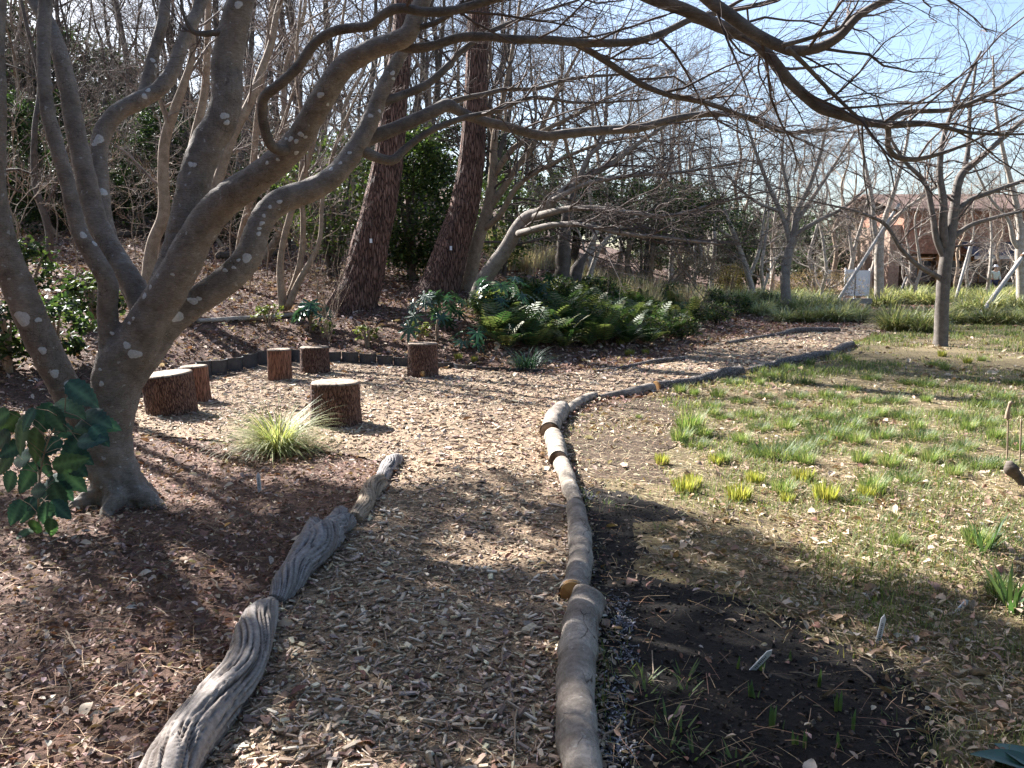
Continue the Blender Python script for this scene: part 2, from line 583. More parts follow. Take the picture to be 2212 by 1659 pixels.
M['kerbstone'] = mk('pale_stone', plain((.42, .40, .37), .2, 12, .2))
M['bench_wood'] = mk('bench_wood', plain((.27, .25, .21), .25, 14, .3, (1, 6, 6)))
M['white_paint'] = mk('white_paint', plain((.74, .74, .74), .06, 8))
M['cloth_green'] = mk('pale_green_cloth', plain((.50, .58, .52), .12, 20))
M['cloth_navy'] = mk('navy_cloth', plain((.03, .035, .07), .2, 20))
M['cloth_white'] = mk('white_cloth', plain((.78, .78, .80), .06, 20))
M['skin'] = mk('skin', plain((.45, .28, .20), .1, 20))
M['hair'] = mk('black_hair', plain((.02, .018, .016), .2, 20))
M['ash'] = mk('ash', tinted(.9, 0, 60, .4))

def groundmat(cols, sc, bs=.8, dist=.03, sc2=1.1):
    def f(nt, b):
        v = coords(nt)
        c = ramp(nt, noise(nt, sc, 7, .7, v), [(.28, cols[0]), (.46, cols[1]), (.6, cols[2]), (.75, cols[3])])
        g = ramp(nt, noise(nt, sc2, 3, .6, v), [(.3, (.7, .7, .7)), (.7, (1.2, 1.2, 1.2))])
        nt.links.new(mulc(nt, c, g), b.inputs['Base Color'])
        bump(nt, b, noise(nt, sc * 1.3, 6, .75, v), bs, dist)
    return f
M['ground'] = mk('leaf_mould', groundmat([(.035, .022, .016), (.09, .05, .035), (.17, .10, .07), (.28, .19, .14)], 28), rough=.95)
M['path'] = mk('chip_path', groundmat([(.06, .04, .028), (.20, .135, .085), (.40, .29, .19), (.58, .46, .32)], 42), rough=.95)
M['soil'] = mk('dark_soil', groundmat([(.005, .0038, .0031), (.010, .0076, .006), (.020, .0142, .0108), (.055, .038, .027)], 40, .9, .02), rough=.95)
M['soil_brown'] = mk('brown_soil', groundmat([(.035, .022, .014), (.07, .045, .028), (.12, .08, .05), (.2, .145, .10)], 30, .9, .02), rough=.95)
M['lawn'] = mk('thin_turf', groundmat([(.06, .042, .024), (.13, .095, .05), (.20, .16, .08), (.32, .26, .16)], 26, .9, .03, .8), rough=.95)

# ------------------------------------------------------------------ the ground, the path, the bed, the lawn
def g2(pts):
    return [gpt(u, v)[:2] for u, v in pts]

LEFT_EDGE = [(330, 1650), (585, 1310), (750, 1150), (785, 1070), (850, 1005), (760, 985), (560, 960), (300, 940), (285, 875), (300, 856), (450, 815), (580, 787), (700, 780), (870, 792),
             (1180, 812), (1280, 800), (1470, 775), (1560, 735), (1680, 722), (1800, 712), (1900, 694), (1990, 684)]
RIGHT_EDGE = [(2010, 690), (1900, 716), (1838, 742), (1800, 768), (1600, 806), (1420, 848), (1300, 858), (1215, 905), (1195, 960), (1225, 1040), (1250, 1110), (1262, 1300), (1255, 1480), (1262, 1650)]
pathpoly = g2(LEFT_EDGE) + g2(RIGHT_EDGE) + [np.array([.25, 1.2]), np.array([.25, -2]), np.array([-1.3, -2]), np.array([-1.2, 1.2])]
bedpts = [(1290, 1655), (1275, 1300), (1262, 1110), (1245, 1055), (1330, 1062), (1420, 1085), (1480, 1110), (1430, 1160), (1380, 1215), (1500, 1250), (1620, 1310), (1800, 1390), (1930, 1440), (2010, 1510), (2040, 1655)]
def ragged(poly, keep, amp=.03, n_=9):
    """split every edge and shift the new corners a little"""
    out = []
    for a, b in zip(poly, poly[1:] + poly[:1]):
        a, b = np.asarray(a, float), np.asarray(b, float)
        out.append(a)
        for k in range(1, n_):
            p = a + (b - a) * k / n_
            if not keep(p): p = p + rng.normal(0, amp, 2)
            out.append(p)
    return out
bedpoly = ragged(g2(bedpts) + [np.array([1.3, 1.2]), np.array([.27, 1.2])], lambda p: p[0] < .55)
ubedpoly = ragged(g2([(1250, 1062), (1214, 960), (1232, 908), (1300, 870), (1420, 860), (1490, 920), (1420, 1010), (1470, 1060), (1440, 1120), (1330, 1080)]), lambda p: p[0] < .45)
lawnpoly = [np.array([.3, -2.0])] + [np.array([.32, 1.0])] + g2([(1290, 1650), (1275, 1300), (1262, 1110), (1215, 960), (1230, 905), (1420, 852), (1600, 810), (1800, 772), (1840, 745), (1905, 718), (2010, 692)]) + \
    [np.array([30, 52]), np.array([60, 52]), np.array([40, -2.0])]

def sheet(name, poly, z, mat, kind='structure'):
    p3 = [Vector((q[0], q[1], 0)) for q in poly]
    tri = np.array(tessellate_polygon([p3]))
    v = np.array([[q[0], q[1], 0] for q in poly])
    # densify so the sheet follows the ground
    vs = [tuple(x) for x in v]; fs = tri.tolist()
    for _ in range(5):
        cache = {}; nf = []
        def mid(a, b):
            k = (min(a, b), max(a, b))
            if k not in cache:
                pa, pb = np.array(vs[a]), np.array(vs[b])
                cache[k] = len(vs); vs.append(tuple((pa + pb) / 2))
            return cache[k]
        # split only edges longer than 1.2 m
        lng = {}
        for a, b, c in fs:
            for e in ((a, b), (b, c), (c, a)):
                k = (min(e), max(e)); lng[k] = math.dist(vs[k[0]], vs[k[1]]) > 1.2
        for a, b, c in fs:
            ea, eb, ec = lng[(min(a, b), max(a, b))], lng[(min(b, c), max(b, c))], lng[(min(c, a), max(c, a))]
            s = ea + eb + ec
            if s == 0: nf.append((a, b, c))
            elif s == 3:
                m1, m2, m3 = mid(a, b), mid(b, c), mid(c, a)
                nf += [(a, m1, m3), (m1, b, m2), (m3, m2, c), (m1, m2, m3)]
            else:
                while not ea:
                    a, b, c = b, c, a; ea, eb, ec = eb, ec, ea
                m1 = mid(a, b)
                if eb:
                    m2 = mid(b, c); nf += [(m1, b, m2), (a, m1, m2), (a, m2, c)]
                elif ec:
                    m3 = mid(c, a); nf += [(a, m1, m3), (m1, b, c), (m1, c, m3)]
                else:
                    nf += [(a, m1, c), (m1, b, c)]
        fs = nf
    v = np.array(vs)
    v[:, 2] = gz(v[:, 0], v[:, 1]) + z
    f = np.array(fs)
    nz = np.cross(v[f[:, 1]] - v[f[:, 0]], v[f[:, 2]] - v[f[:, 0]])[:, 2]
    f[nz < 0] = f[nz < 0][:, ::-1]
    o = MB().add(v, [f]).obj(name, mat)
    tag(o, kind=kind)
    return o

n = 340
s = np.linspace(-1, 1, n)
kk = math.asinh(420 / 2.2)
gx = 2.2 * np.sinh(s * kk)
gy = 2.2 * np.sinh(s * kk) + 9
X, Y = np.meshgrid(gx, gy)
gv = np.stack([X, Y, gz(X, Y) - 0.004], -1).reshape(-1, 3)
i = np.arange(n * n).reshape(n, n)
gf = np.stack([i[:-1, :-1], i[:-1, 1:], i[1:, 1:], i[1:, :-1]], -1).reshape(-1, 4)
ground = tag(MB().add(gv, [gf]).obj('ground', M['ground']), 'brown leaf-covered woodland ground rising into a wooded bank', None, None, 'structure')
lawn = tag(sheet('lawn', lawnpoly, .004, M['lawn']), 'thin winter lawn with fallen leaves beside the chip path')
upper_soil = tag(sheet('bare_ground', ubedpoly, .006, M['soil_brown']), 'brown bare earth strewn with straw beside the bend of the path')
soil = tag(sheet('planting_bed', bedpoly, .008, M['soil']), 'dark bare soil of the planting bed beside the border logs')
path = tag(sheet('path', pathpoly, .012, M['path']), 'wood chip path winding between border logs')

# ------------------------------------------------------------------ bare trees: branch systems
def branchset(P, R, spec):
    """spec: list of dicts for grow(); returns list of (P, R, sides)"""
    out = []
    for k, sp in enumerate(spec):
        sp = dict(sp); sides = sp.pop('sides')
        P, R = grow(P, R, **sp)
        out.append((P, R, sides))
    return out

def put(mb, sets):
    for P, R, sd in sets:
        if len(P):
            v, f = tubes(P, R, sd)
            mb.add(v, [f])

def resamp(rows, n):
    q = spline(rows, n)
    return q[:, :3][None], np.maximum(q[:, 3], .001)[None]

def tubemesh(mb, rows, n, sides, nz=.05, ns=9, seed=0, cap=True):
    q = spline(rows, n)
    v, fs = tubes(q[:, :3], q[:, 3], sides, cap=cap)
    if not isinstance(fs, list): fs = [fs]
    m = n * sides
    ctr = np.repeat(q[:, :3], sides, 0)
    w = v[:m] - ctr
    k = 1 + nz * vnoise(v[:m] * ns, seed) + nz * .5 * vnoise(v[:m] * ns * 2.7, seed + 1)
    v[:m] = ctr + w * k[:, None]
    mb.add(v, fs)

def remeshed(mb, voxel, name):
    me = mb.mesh('tmp')
    o = link('tmp', me)
    md = o.modifiers.new('r', 'REMESH'); md.mode = 'VOXEL'; md.voxel_size = voxel; md.adaptivity = 0
    sm = o.modifiers.new('s', 'SMOOTH'); sm.iterations = 5; sm.factor = .5
    dg = bpy.context.evaluated_depsgraph_get()
    ev = o.evaluated_get(dg)
    m2 = bpy.data.meshes.new_from_object(ev)
    bpy.data.objects.remove(o)
    bpy.data.meshes.remove(me)
    nv = len(m2.vertices); co = np.empty(nv * 3, np.float32); m2.vertices.foreach_get('co', co)
    nl = len(m2.loops); li = np.empty(nl, np.int32); m2.loops.foreach_get('vertex_index', li)
    F = li.reshape(-1, 4)
    bpy.data.meshes.remove(m2)
    return co.reshape(-1, 3).astype(float), F

# ---- the many-stemmed tree beside the path
base = gpt(255, 1085)
DB = base[1]
tree = thing('lichen_spotted_tree', 'many-stemmed bare tree with smooth grey bark and white lichen spots at the path', 'tree', base)
stems = {
    'trunk': ([(262, 1120, 120), (258, 1060, 112), (240, 1000, 100), (236, 930, 94), (247, 862, 98), (262, 792, 104), (300, 735, 96), (330, 680, 88)], [DB]),
    'A': ([(290, 745, 92), (335, 672, 84), (385, 590, 78), (425, 510, 72), (470, 448, 70), (526, 405, 66), (590, 358, 60), (638, 312, 58), (668, 262, 54), (697, 212, 54), (745, 142, 48), (817, 101, 42), (881, 75, 42), (900, 30, 38), (920, -20, 36), (950, -120, 32), (1010, -260, 24)], [DB, DB - .1, DB - .3, DB - .5, DB - .5]),
    'A2': ([(330, 670, 60), (376, 560, 62), (405, 460, 68), (425, 375, 70), (450, 310, 70), (480, 255, 68), (490, 200, 66), (490, 140, 64), (503, 75, 62), (520, 0, 58), (545, -120, 48), (560, -300, 34)], [DB, DB + .15, DB + .2, DB + .1]),
    'B': ([(270, 830, 66), (310, 775, 64), (370, 696, 62), (440, 640, 62), (505, 592, 62), (540, 545, 58), (555, 500, 54), (580, 455, 54), (620, 428, 54), (664, 414, 50), (718, 383, 48), (752, 345, 44), (780, 300, 42), (805, 250, 38), (822, 205, 34), (843, 161, 30), (866, 118, 27), (890, 60, 25), (930, -20, 22), (980, -140, 16)], [DB, DB + .3, DB + .6, DB + .6]),
    'C': ([(246, 800, 50), (238, 740, 46), (232, 668, 44), (232, 610, 42), (203, 556, 40), (172, 500, 36), (158, 451, 33), (145, 394, 32), (124, 319, 31), (104, 244, 30), (95, 150, 29), (94, 75, 29), (100, 0, 28), (110, -120, 24), (100, -280, 18)], [DB, DB - .1, DB - .1, DB + .2]),
    'D': ([(312, 700, 50), (300, 640, 52), (268, 585, 50), (240, 540, 48), (206, 470, 46), (184, 376, 43), (163, 282, 41), (146, 188, 38), (128, 113, 35), (101, 45, 33), (70, -5, 30), (20, -110, 26), (-30, -260, 18)], [DB + .1, DB + .25, DB + .4, DB + .7]),
    'E': ([(310, 690, 40), (280, 620, 40), (245, 550, 40), (225, 480, 39), (217, 413, 38), (213, 345, 38), (222, 285, 38), (255, 243, 38), (300, 217, 36), (340, 196, 34), (372, 155, 31), (394, 94, 28), (421, 38, 26), (440, -10, 24), (470, -120, 20), (500, -260, 14)], [DB + .2, DB + .6, DB + .9, DB + 1.2]),
    'E2': ([(310, 212, 28), (322, 165, 28), (331, 120, 26), (349, 56, 24), (358, 0, 22), (365, -120, 16)], [DB + .95, DB + 1.2]),
    'F': ([(215, 985, 60), (185, 915, 62), (150, 855, 64), (108, 774, 66), (70, 693, 66), (37, 615, 66), (10, 545, 62), (-12, 450, 56), (-18, 340, 54), (-14, 220, 50), (-16, 100, 48), (-10, 0, 44), (10, -140, 36), (20, -280, 24)], [DB + .05, DB - .1, DB - .25, DB - .1]),
}
mb = MB()
rows = {}
for k, (pl, d) in stems.items():
    rows[k] = pxline(pl, d)
rows['trunk'][0][3] *= 1.25
for k, r in rows.items():
    tubemesh(mb, r, max(24, len(r) * 7), 22, .035, 7, 3)
# spreading roots at the foot
for a, l, r0 in ((-2.4, .34, .075), (-.35, .42, .085), (.9, .3, .07), (2.3, .34, .075), (-1.35, .36, .08)):
    b0 = at(258, 1050, DB); d = np.array([math.cos(a), math.sin(a), 0])
    rr = np.array([[*(b0 + d * .03 + [0, 0, .10]), r0 * 1.1], [*(b0 + d * .12 + [0, 0, -.02]), r0], [*(base + d * l * .65 + [0, 0, .02]), r0 * .7], [*(base + d * l + [0, 0, -.05]), r0 * .45]])
    tubemesh(mb, rr, 16, 12, .12, 12, 5)
V_, F_ = remeshed(mb, .011, 'trunk')
# bark relief on the united stems: fine rings and dents
nrmv = np.zeros_like(V_)
fn = np.cross(V_[F_[:, 1]] - V_[F_[:, 0]], V_[F_[:, 3]] - V_[F_[:, 0]])
for q in range(4): np.add.at(nrmv, F_[:, q], fn)
nrmv = nrm(nrmv)
foot = np.clip((.42 - (V_[:, 2] - base[2])) / .42, 0, 1)
V_ = V_ + nrmv * (.0035 * vnoise(V_ * 22, 2) + .002 * vnoise(V_ * np.array([20, 20, 90]), 4) + foot * (.02 * vnoise(V_ * 13, 9) + .012 * vnoise(V_ * 30, 12)))[:, None]
MB().add(V_, [F_]).obj('trunk', M['bark'], tree)

fine = {
    'A3': ([(620, 322, 26), (605, 324, 27), (588, 316, 26), (574, 285, 25), (567, 245, 25), (570, 212, 24), (599, 186, 24), (645, 143, 24), (682, 92, 23), (720, 68, 23), (765, 60, 23), (799, 55, 22), (825, 34, 23), (855, 19, 23), (919, 26, 22), (975, 23, 21), (1031, 8, 20), (1090, -8, 18), (1200, -50, 14), (1320, -110, 8)], [DB - .3, DB - .6, DB - .8, DB - .9]),
    'A4': ([(840, 92, 24), (881, 104, 24), (937, 98, 22), (994, 81, 22), (1050, 79, 21), (1110, 85, 21), (1184, 86, 20), (1259, 93, 20), (1320, 93, 19), (1371, 90, 18), (1428, 73, 17), (1495, 41, 15), (1559, 26, 13), (1634, 11, 11), (1700, -8, 8), (1800, -40, 4)], [DB - .4, DB - .5, DB - .2, DB]),
    'A5': ([(1240, 93, 15), (1262, 104, 16), (1296, 124, 16), (1341, 154, 15), (1398, 188, 14), (1447, 206, 13), (1522, 222, 12), (1578, 240, 10), (1634, 263, 9), (1687, 285, 7), (1760, 280, 5), (1830, 285, 3)], [DB - .25, DB - .1, DB + .3]),
    'A6': ([(905, 60, 14), (950, 45, 13), (1000, 10, 12), (1050, -20, 11), (1130, -60, 8)], [DB - .5, DB - .7]),
    'B1': ([(757, 330, 38), (790, 302, 36), (825, 289, 34), (900, 257, 31), (945, 236, 29), (967, 227, 30), (985, 236, 26), (1012, 250, 24), (1050, 263, 23), (1088, 272, 23), (1130, 284, 23), (1176, 294, 23), (1230, 288, 22), (1296, 282, 22), (1383, 276, 20), (1447, 259, 18), (1540, 246, 15), (1627, 255, 11), (1687, 282, 8), (1807, 278, 5), (1880, 260, 3)], [DB + .6, DB + .9, DB + 1.3, DB + 1.6]),
    'B1b': ([(962, 228, 16), (990, 216, 14), (1050, 203, 12), (1080, 195, 11), (1163, 191, 10), (1223, 173, 9), (1274, 165, 8), (1334, 161, 6), (1420, 140, 4)], [DB + .9, DB + 1.1]),
    'B2': ([(775, 322, 26), (800, 334, 26), (825, 344, 24), (851, 345, 24), (866, 330, 20), (919, 289, 16), (994, 257, 14), (1069, 240, 12), (1144, 212, 10), (1250, 222, 7), (1400, 215, 4)], [DB + .55, DB + .7, DB + .9]),
    'B3': ([(815, 225, 22), (840, 216, 22), (862, 208, 21), (919, 184, 19), (960, 150, 17), (994, 113, 14), (1050, 73, 12), (1125, 41, 9), (1250, 0, 6)], [DB + .6, DB + .8]),
    'G': ([(500, 68, 16), (470, 70, 15), (440, 73, 14), (420, 70, 12), (400, 40, 9), (390, -30, 6)], [DB + .15, DB]),
    'O1': ([(950, -90, 30), (1080, -150, 30), (1250, -100, 30), (1409, -3, 31), (1484, 23, 31), (1533, 47, 31), (1578, 66, 30), (1627, 88, 29), (1664, 124, 28), (1702, 172, 27), (1740, 208, 26), (1773, 234, 25), (1821, 250, 23), (1877, 265, 21), (1918, 269, 19), (2008, 268, 13), (2084, 285, 9), (2200, 290, 6), (2330, 280, 3)], [DB - .5, DB - .5, DB - .6, DB - .4]),
    'O1r': ([(1910, 268, 13), (1925, 258, 13), (1952, 244, 12), (2000, 240, 11), (2046, 238, 11), (2121, 212, 10), (2212, 154, 9), (2300, 90, 7), (2400, 60, 4)], [DB - .4]),
    'O1d': ([(1917, 268, 15), (1919, 290, 15), (1918, 315, 14), (1932, 336, 13), (1971, 344, 12), (2024, 334, 10), (2090, 310, 7), (2200, 250, 4)], [DB - .4, DB - .2]),
    'O2': ([(1150, -230, 30), (1330, -160, 30), (1480, -50, 30), (1533, 2, 30), (1578, 34, 30), (1615, 62, 29), (1672, 94, 28), (1710, 109, 27), (1745, 108, 25), (1777, 100, 24), (1807, 83, 22), (1858, 32, 19), (1907, 4, 16), (1955, -14, 12), (2040, -50, 8)], [DB - .6, DB - .8]),
    'O2b': ([(1700, 104, 13), (1718, 120, 12), (1740, 141, 11), (1775, 178, 10), (1807, 210, 9), (1835, 237, 8), (1862, 262, 7), (1880, 290, 6), (1905, 320, 5), (1922, 360, 4), (1932, 410, 3)], [DB - .75, DB - .5]),
    'O2c': ([(1690, 98, 12), (1730, 88, 11), (1783, 71, 10), (1815, 60, 8), (1828, 42, 7), (1850, 10, 5), (1862, -20, 4)], [DB - .8]),
    'O2d': ([(1862, 262, 6), (1863, 300, 5), (1866, 340, 5), (1866, 375, 4), (1872, 415, 4), (1878, 452, 3)], [DB - .5]),
}
brows = {}
for k, (pl, d) in fine.items():
    brows[k] = pxline(pl, d); brows[k][:, 3] *= .9
    mb = MB()
    tubemesh(mb, brows[k], max(24, len(pl) * 6), 12, .05, 14, 6)
    mb.obj('branch', M['branch'], tree)

# twigs of the same tree: on the long branches and on the crown above the picture
tw = MB()
def twiggy(rows_, n0, L1, seedflat=.55, t0=.25, n1=7, n2=5, up=.02, droop=0.0):
    P, R = resamp(rows_, 24)
    sets = branchset(P, R, [
        dict(n=n0, t0=t0, t1=.99, L=(-L1[0], -L1[1]), ang=(44, 22), K=8, rf=.55, up=up, wig=.19, flat=seedflat, rmin=.0022, sides=5, droop=droop, rmax=.010),
        dict(n=n1, t0=.15, t1=.98, L=(.25, .55), ang=(42, 20), K=6, rf=.6, up=up, wig=.18, flat=seedflat, rmin=.0014, sides=4, droop=droop),
        dict(n=n2, t0=.1, t1=.98, L=(.3, .6), ang=(40, 18), K=4, rf=.6, up=up, wig=.16, flat=seedflat, rmin=.0009, sides=3)])
    put(tw, sets)
twiggy(brows['A4'], 15, (.4, 1.4)); twiggy(brows['A5'], 17, (.35, 1.2), t0=.1); twiggy(brows['B1'], 22, (.4, 1.4), t0=.3)
twiggy(brows['B1b'], 10, (.3, .8)); twiggy(brows['B2'], 11, (.3, .9), t0=.4); twiggy(brows['B3'], 11, (.3, .9), t0=.2)
twiggy(brows['O1'], 17, (.5, 1.4), t0=.4); twiggy(brows['O1r'], 12, (.4, 1.1)); twiggy(brows['O1d'], 9, (.3, .8), t0=.3)
twiggy(brows['O2'], 14, (.5, 1.3), t0=.4); twiggy(brows['O2b'], 10, (.25, .6)); twiggy(brows['O2c'], 8, (.25, .6)); twiggy(brows['O2d'], 7, (.15, .4), t0=.1)
twiggy(brows['A3'], 9, (.4, 1.0), t0=.55); twiggy(brows['A6'], 8, (.4, .9)); twiggy(brows['G'], 5, (.3, .6))
for k in ('A', 'A2', 'C', 'D', 'E', 'E2', 'F', 'B'):
    rr = rows[k][-3:]
    twiggy(rr, 6, (.8, 1.9), .9, .2, 6, 5, up=.15)
tw.obj('twigs', M['twig'], tree)['kind'] = 'stuff'

# lichen discs on the stems: each follows the bark under it
from mathutils.bvhtree import BVHTree
bvh = BVHTree.FromPolygons([tuple(q) for q in V_], [tuple(int(w) for w in q) for q in F_])
lich = [(48, 688, 16), (83, 691, 6), (92, 757, 8), (118, 807, 9), (150, 833, 12), (168, 826, 8), (274, 746, 8), (291, 765, 12), (383, 685, 12), (312, 639, 7), (325, 620, 5), (279, 698, 4), (288, 688, 4), (417, 650, 9), (430, 645, 5), (216, 798, 4), (219, 829, 6),
        (242, 720, 4), (373, 593, 4), (486, 584, 5), (533, 557, 10), (515, 562, 4), (505, 578, 4), (199, 605, 4), (213, 301, 10), (203, 312, 5), (221, 415, 10), (485, 250, 8), (490, 265, 6), (515, 10, 8), (412, 355, 6), (420, 356, 5), (180, 508, 7), (205, 526, 6), (692, 205, 7), (708, 226, 4),
        (628, 300, 6), (640, 305, 5), (650, 290, 6), (618, 300, 4), (660, 296, 4), (566, 482, 5), (559, 505, 5), (570, 466, 4), (560, 494, 4), (583, 447, 4), (604, 436, 5), (697, 352, 5), (715, 365, 5), (724, 340, 4), (735, 352, 4), (755, 330, 4), (800, 250, 5), (820, 240, 4), (848, 158, 5), (850, 170, 4), (577, 352, 4), (640, 330, 5), (600, 345, 4), (312, 208, 6), (320, 195, 5), (330, 130, 5), (337, 142, 4)]
for (u, v, r) in lich:
    o_ = Vector((0, 0, CAMZ)); d_ = Vector(ray(u, v)).normalized()
    hit = bvh.ray_cast(o_, d_)
    if hit[0] is None: continue
    p, nn = np.array(hit[0]), np.array(hit[1])
    if nn @ np.array(d_) > 0: nn = -nn
    sz = r * camdepth(p) / FPX
    t1 = nrm(np.cross(nn, [0, 0, 1.])); t2 = np.cross(nn, t1)
    ring = 18
    pts = [p + nn * .0035]
    for rr_ in (.55, 1.0):
        for q in range(ring):
            a = q * 2 * math.pi / ring
            k = rr_ * sz * (1 + .16 * math.sin(a * 2 + u) + .10 * math.sin(a * 3 + v) + .06 * math.sin(a * 7 + u))
            w = p + t1 * math.cos(a) * k * 1.08 + t2 * math.sin(a) * k * .92
            h = bvh.ray_cast(Vector(w + nn * .04), Vector(-nn), .09)
            pts.append((np.array(h[0]) if h[0] else w) + nn * (.0035 if rr_ < 1 else .0012))
    tri = np.array([[0, 1 + q, 1 + (q + 1) % ring] for q in range(ring)])
    quad = np.array([[1 + q, 1 + ring + q, 1 + ring + (q + 1) % ring, 1 + (q + 1) % ring] for q in range(ring)])
    MB().add(np.array(pts), [tri, quad]).obj('lichen_patch', M['lichen'], tree)

# ---- the two leaning pines
def pine(pl, d, label, tagpx):
    r = pxline(pl, d)
    g = r[0, :3].copy(); g[2] = float(gz(g[0], g[1]))
    r[0, 2] = g[2] - .25
    o = thing('pine_tree', label, 'tree', g, 'leaning pines on the bank')
    nr, sd = 260, 64
    q = spline(r, nr)
    v, f = tubes(q[:, :3], q[:, 3], sd)
    ctr = np.repeat(q[:, :3], sd, 0); w = v - ctr
    ang = np.tile(np.arange(sd) * 2 * math.pi / sd, nr)
    zz = np.repeat(np.linspace(0, 1, nr) * 9, sd)
    cyl = np.stack([np.cos(ang) * 5.5, np.sin(ang) * 5.5, zz * 1.1], -1)
    n1 = np.abs(vnoise(cyl * np.array([1.3, 1.3, 1]), 31)); n2 = np.abs(vnoise(cyl * np.array([2.4, 2.4, 2.6]), 37))
    rel = (np.minimum(n1 * 2.2, 1) * .6 + np.minimum(n2 * 2.2, 1) * .4 - .7)
    k = 1 + .075 * rel + .05 * vnoise(cyl * .25, 41)
    flare = 1 + .22 * np.exp(-zz / .35) * (1 + .5 * np.cos(ang * 4 + 1))
    v = ctr + w * (k * flare)[:, None]
    MB().add(v, [f]).obj('trunk', M['pine'], o)
    # crown far above the picture
    top = r[-1, :3]; up_ = nrm((r[-1, :3] - r[-3, :3]))
    tp = np.array([top, top + up_ * 2.5 + [.2, 0, .4], top + up_ * 4.5 + [.1, .2, 1]])
    rows_ = np.c_[tp, [r[-1, 3], r[-1, 3] * .7, r[-1, 3] * .25]]
    m2 = MB(); tubemesh(m2, rows_, 20, 14)
    P, R = resamp(rows_, 16)
    sets = branchset(P, R, [dict(n=9, t0=.1, t1=.98, L=(-1.6, -3.2), ang=(70, 12), K=7, rf=.35, up=.06, wig=.14, sides=6, flat=.5),
                            dict(n=5, t0=.3, t1=1, L=(.25, .5), ang=(45, 12), K=5, rf=.5, up=.06, wig=.12, sides=4, flat=.5)])
    put(m2, sets)
    m2.obj('limb', M['pine'], o)
    tips = np.concatenate([sets[1][0][:, -1], sets[1][0][:, 2], sets[0][0][:, -1]])
    nn = 46
    pos = np.repeat(tips, nn, 0)
    M_ = len(pos)
    nb = np.array([[0, -.5, 0], [1, -.2, 0], [1, .2, 0], [0, .5, 0.]])
    yaw = rng.uniform(0, 2 * math.pi, M_); pit = rng.uniform(-1.3, .5, M_)
    L_ = rng.uniform(.14, .24, M_)
    v, f, c = scatter(nb, [np.array([[0, 1, 2, 3]])], pos + rng.normal(0, .10, (M_, 3)), yaw, pit, 0 * yaw, np.stack([L_, np.full(M_, .012), L_], -1), pick([(.05, .085, .03), (.07, .10, .035)], M_))
    MB().add(v, f, c).obj('needles', M['crown'], o)
    # the white number tag nailed to the bark
    u, vv, tw_, th_ = tagpx
    tb = np.array([[-1, 0, -1], [1, 0, -1], [1, 0, 1], [-1, 0, 1], [-1, 1, -1], [1, 1, -1], [1, 1, 1], [-1, 1, 1]], float)
    kk_ = np.argmin(np.abs([829.5 - 0] * 1)) if False else None
    row = q[np.argmin(np.linalg.norm((q[:, :3] - at(u, vv, r[1, 1])), axis=1))]
    c0 = at(u, vv, row[1] - row[3] * 1.10)
    sc_ = camdepth(c0) / FPX
    vv_ = tb * np.array([tw_ * sc_ / 2, .03, th_ * sc_ / 2]) + c0
    fb = np.array([[0, 1, 2, 3], [5, 4, 7, 6], [4, 0, 3, 7], [1, 5, 6, 2], [3, 2, 6, 7], [4, 5, 1, 0]])
    MB().add(vv_, [fb]).obj('number_tag', M['white_tag'], o, smooth=False)
    return o

p1 = pine([(752, 690, 100), (768, 645, 92), (782, 605, 86), (799, 526, 78), (818, 451, 72), (833, 376, 66), (848, 263, 57), (857, 188, 51), (863, 131, 47), (873, 30, 45), (880, -80, 43), (886, -220, 40)], [16.2, 16.5], 'thick reddish pine trunk leaning, with a split burl, fern bed to its side', (801, 520, 5, 9))
p2 = pine([(930, 672, 92), (944, 632, 86), (958, 592, 80), (976, 533, 72), (1001, 451, 63), (1015, 376, 57), (1024, 263, 50), (1029, 150, 47), (1035, 19, 45), (1042, -90, 42), (1050, -230, 38)], [17.6, 17.9], 'slimmer dark pine trunk leaning beside the broad-leaved shrub', (974, 536, 5, 9))
p1['label'] = 'thick reddish pine leaning out of the leafy bank behind the log stools'

# ---- second many-stemmed tree (tan stems on the bank) and its thin companion
def handtree(name, label, bark, base_uvd, lines, tw_n, twmat, twL, group=None, sides=14, nz=.05, flat=.7, up=.05, lvl=(6, 5), t0=.35, partname='stem'):
    u, d = base_uvd
    g = gr(u, d)
    o = thing(name, label, 'tree', g, group)
    tws = MB()
    for pl, dd in lines:
        r = pxline(pl, dd)
        m_ = MB(); tubemesh(m_, r, max(20, len(pl) * 6), sides, nz, 6, 21)
        m_.obj(partname, bark, o)
        P, R = resamp(r, 20)
        sets = branchset(P, R, [
            dict(n=tw_n, t0=t0, t1=.99, L=(-twL[0], -twL[1]), ang=(44, 20), K=8, rf=.5, up=up, wig=.17, flat=flat, rmin=.005, sides=5, rmax=.03),
            dict(n=lvl[0], t0=.15, t1=.98, L=(.28, .6), ang=(38, 12), K=5, rf=.6, up=up, wig=.12, flat=flat, rmin=.0035, sides=4),
            dict(n=lvl[1], t0=.1, t1=.98, L=(.3, .6), ang=(36, 12), K=4, rf=.6, up=up, wig=.10, flat=flat, rmin=.0025, sides=3)])
        put(tws, sets)
    tws.obj('twigs', twmat, o)['kind'] = 'stuff'
    return o

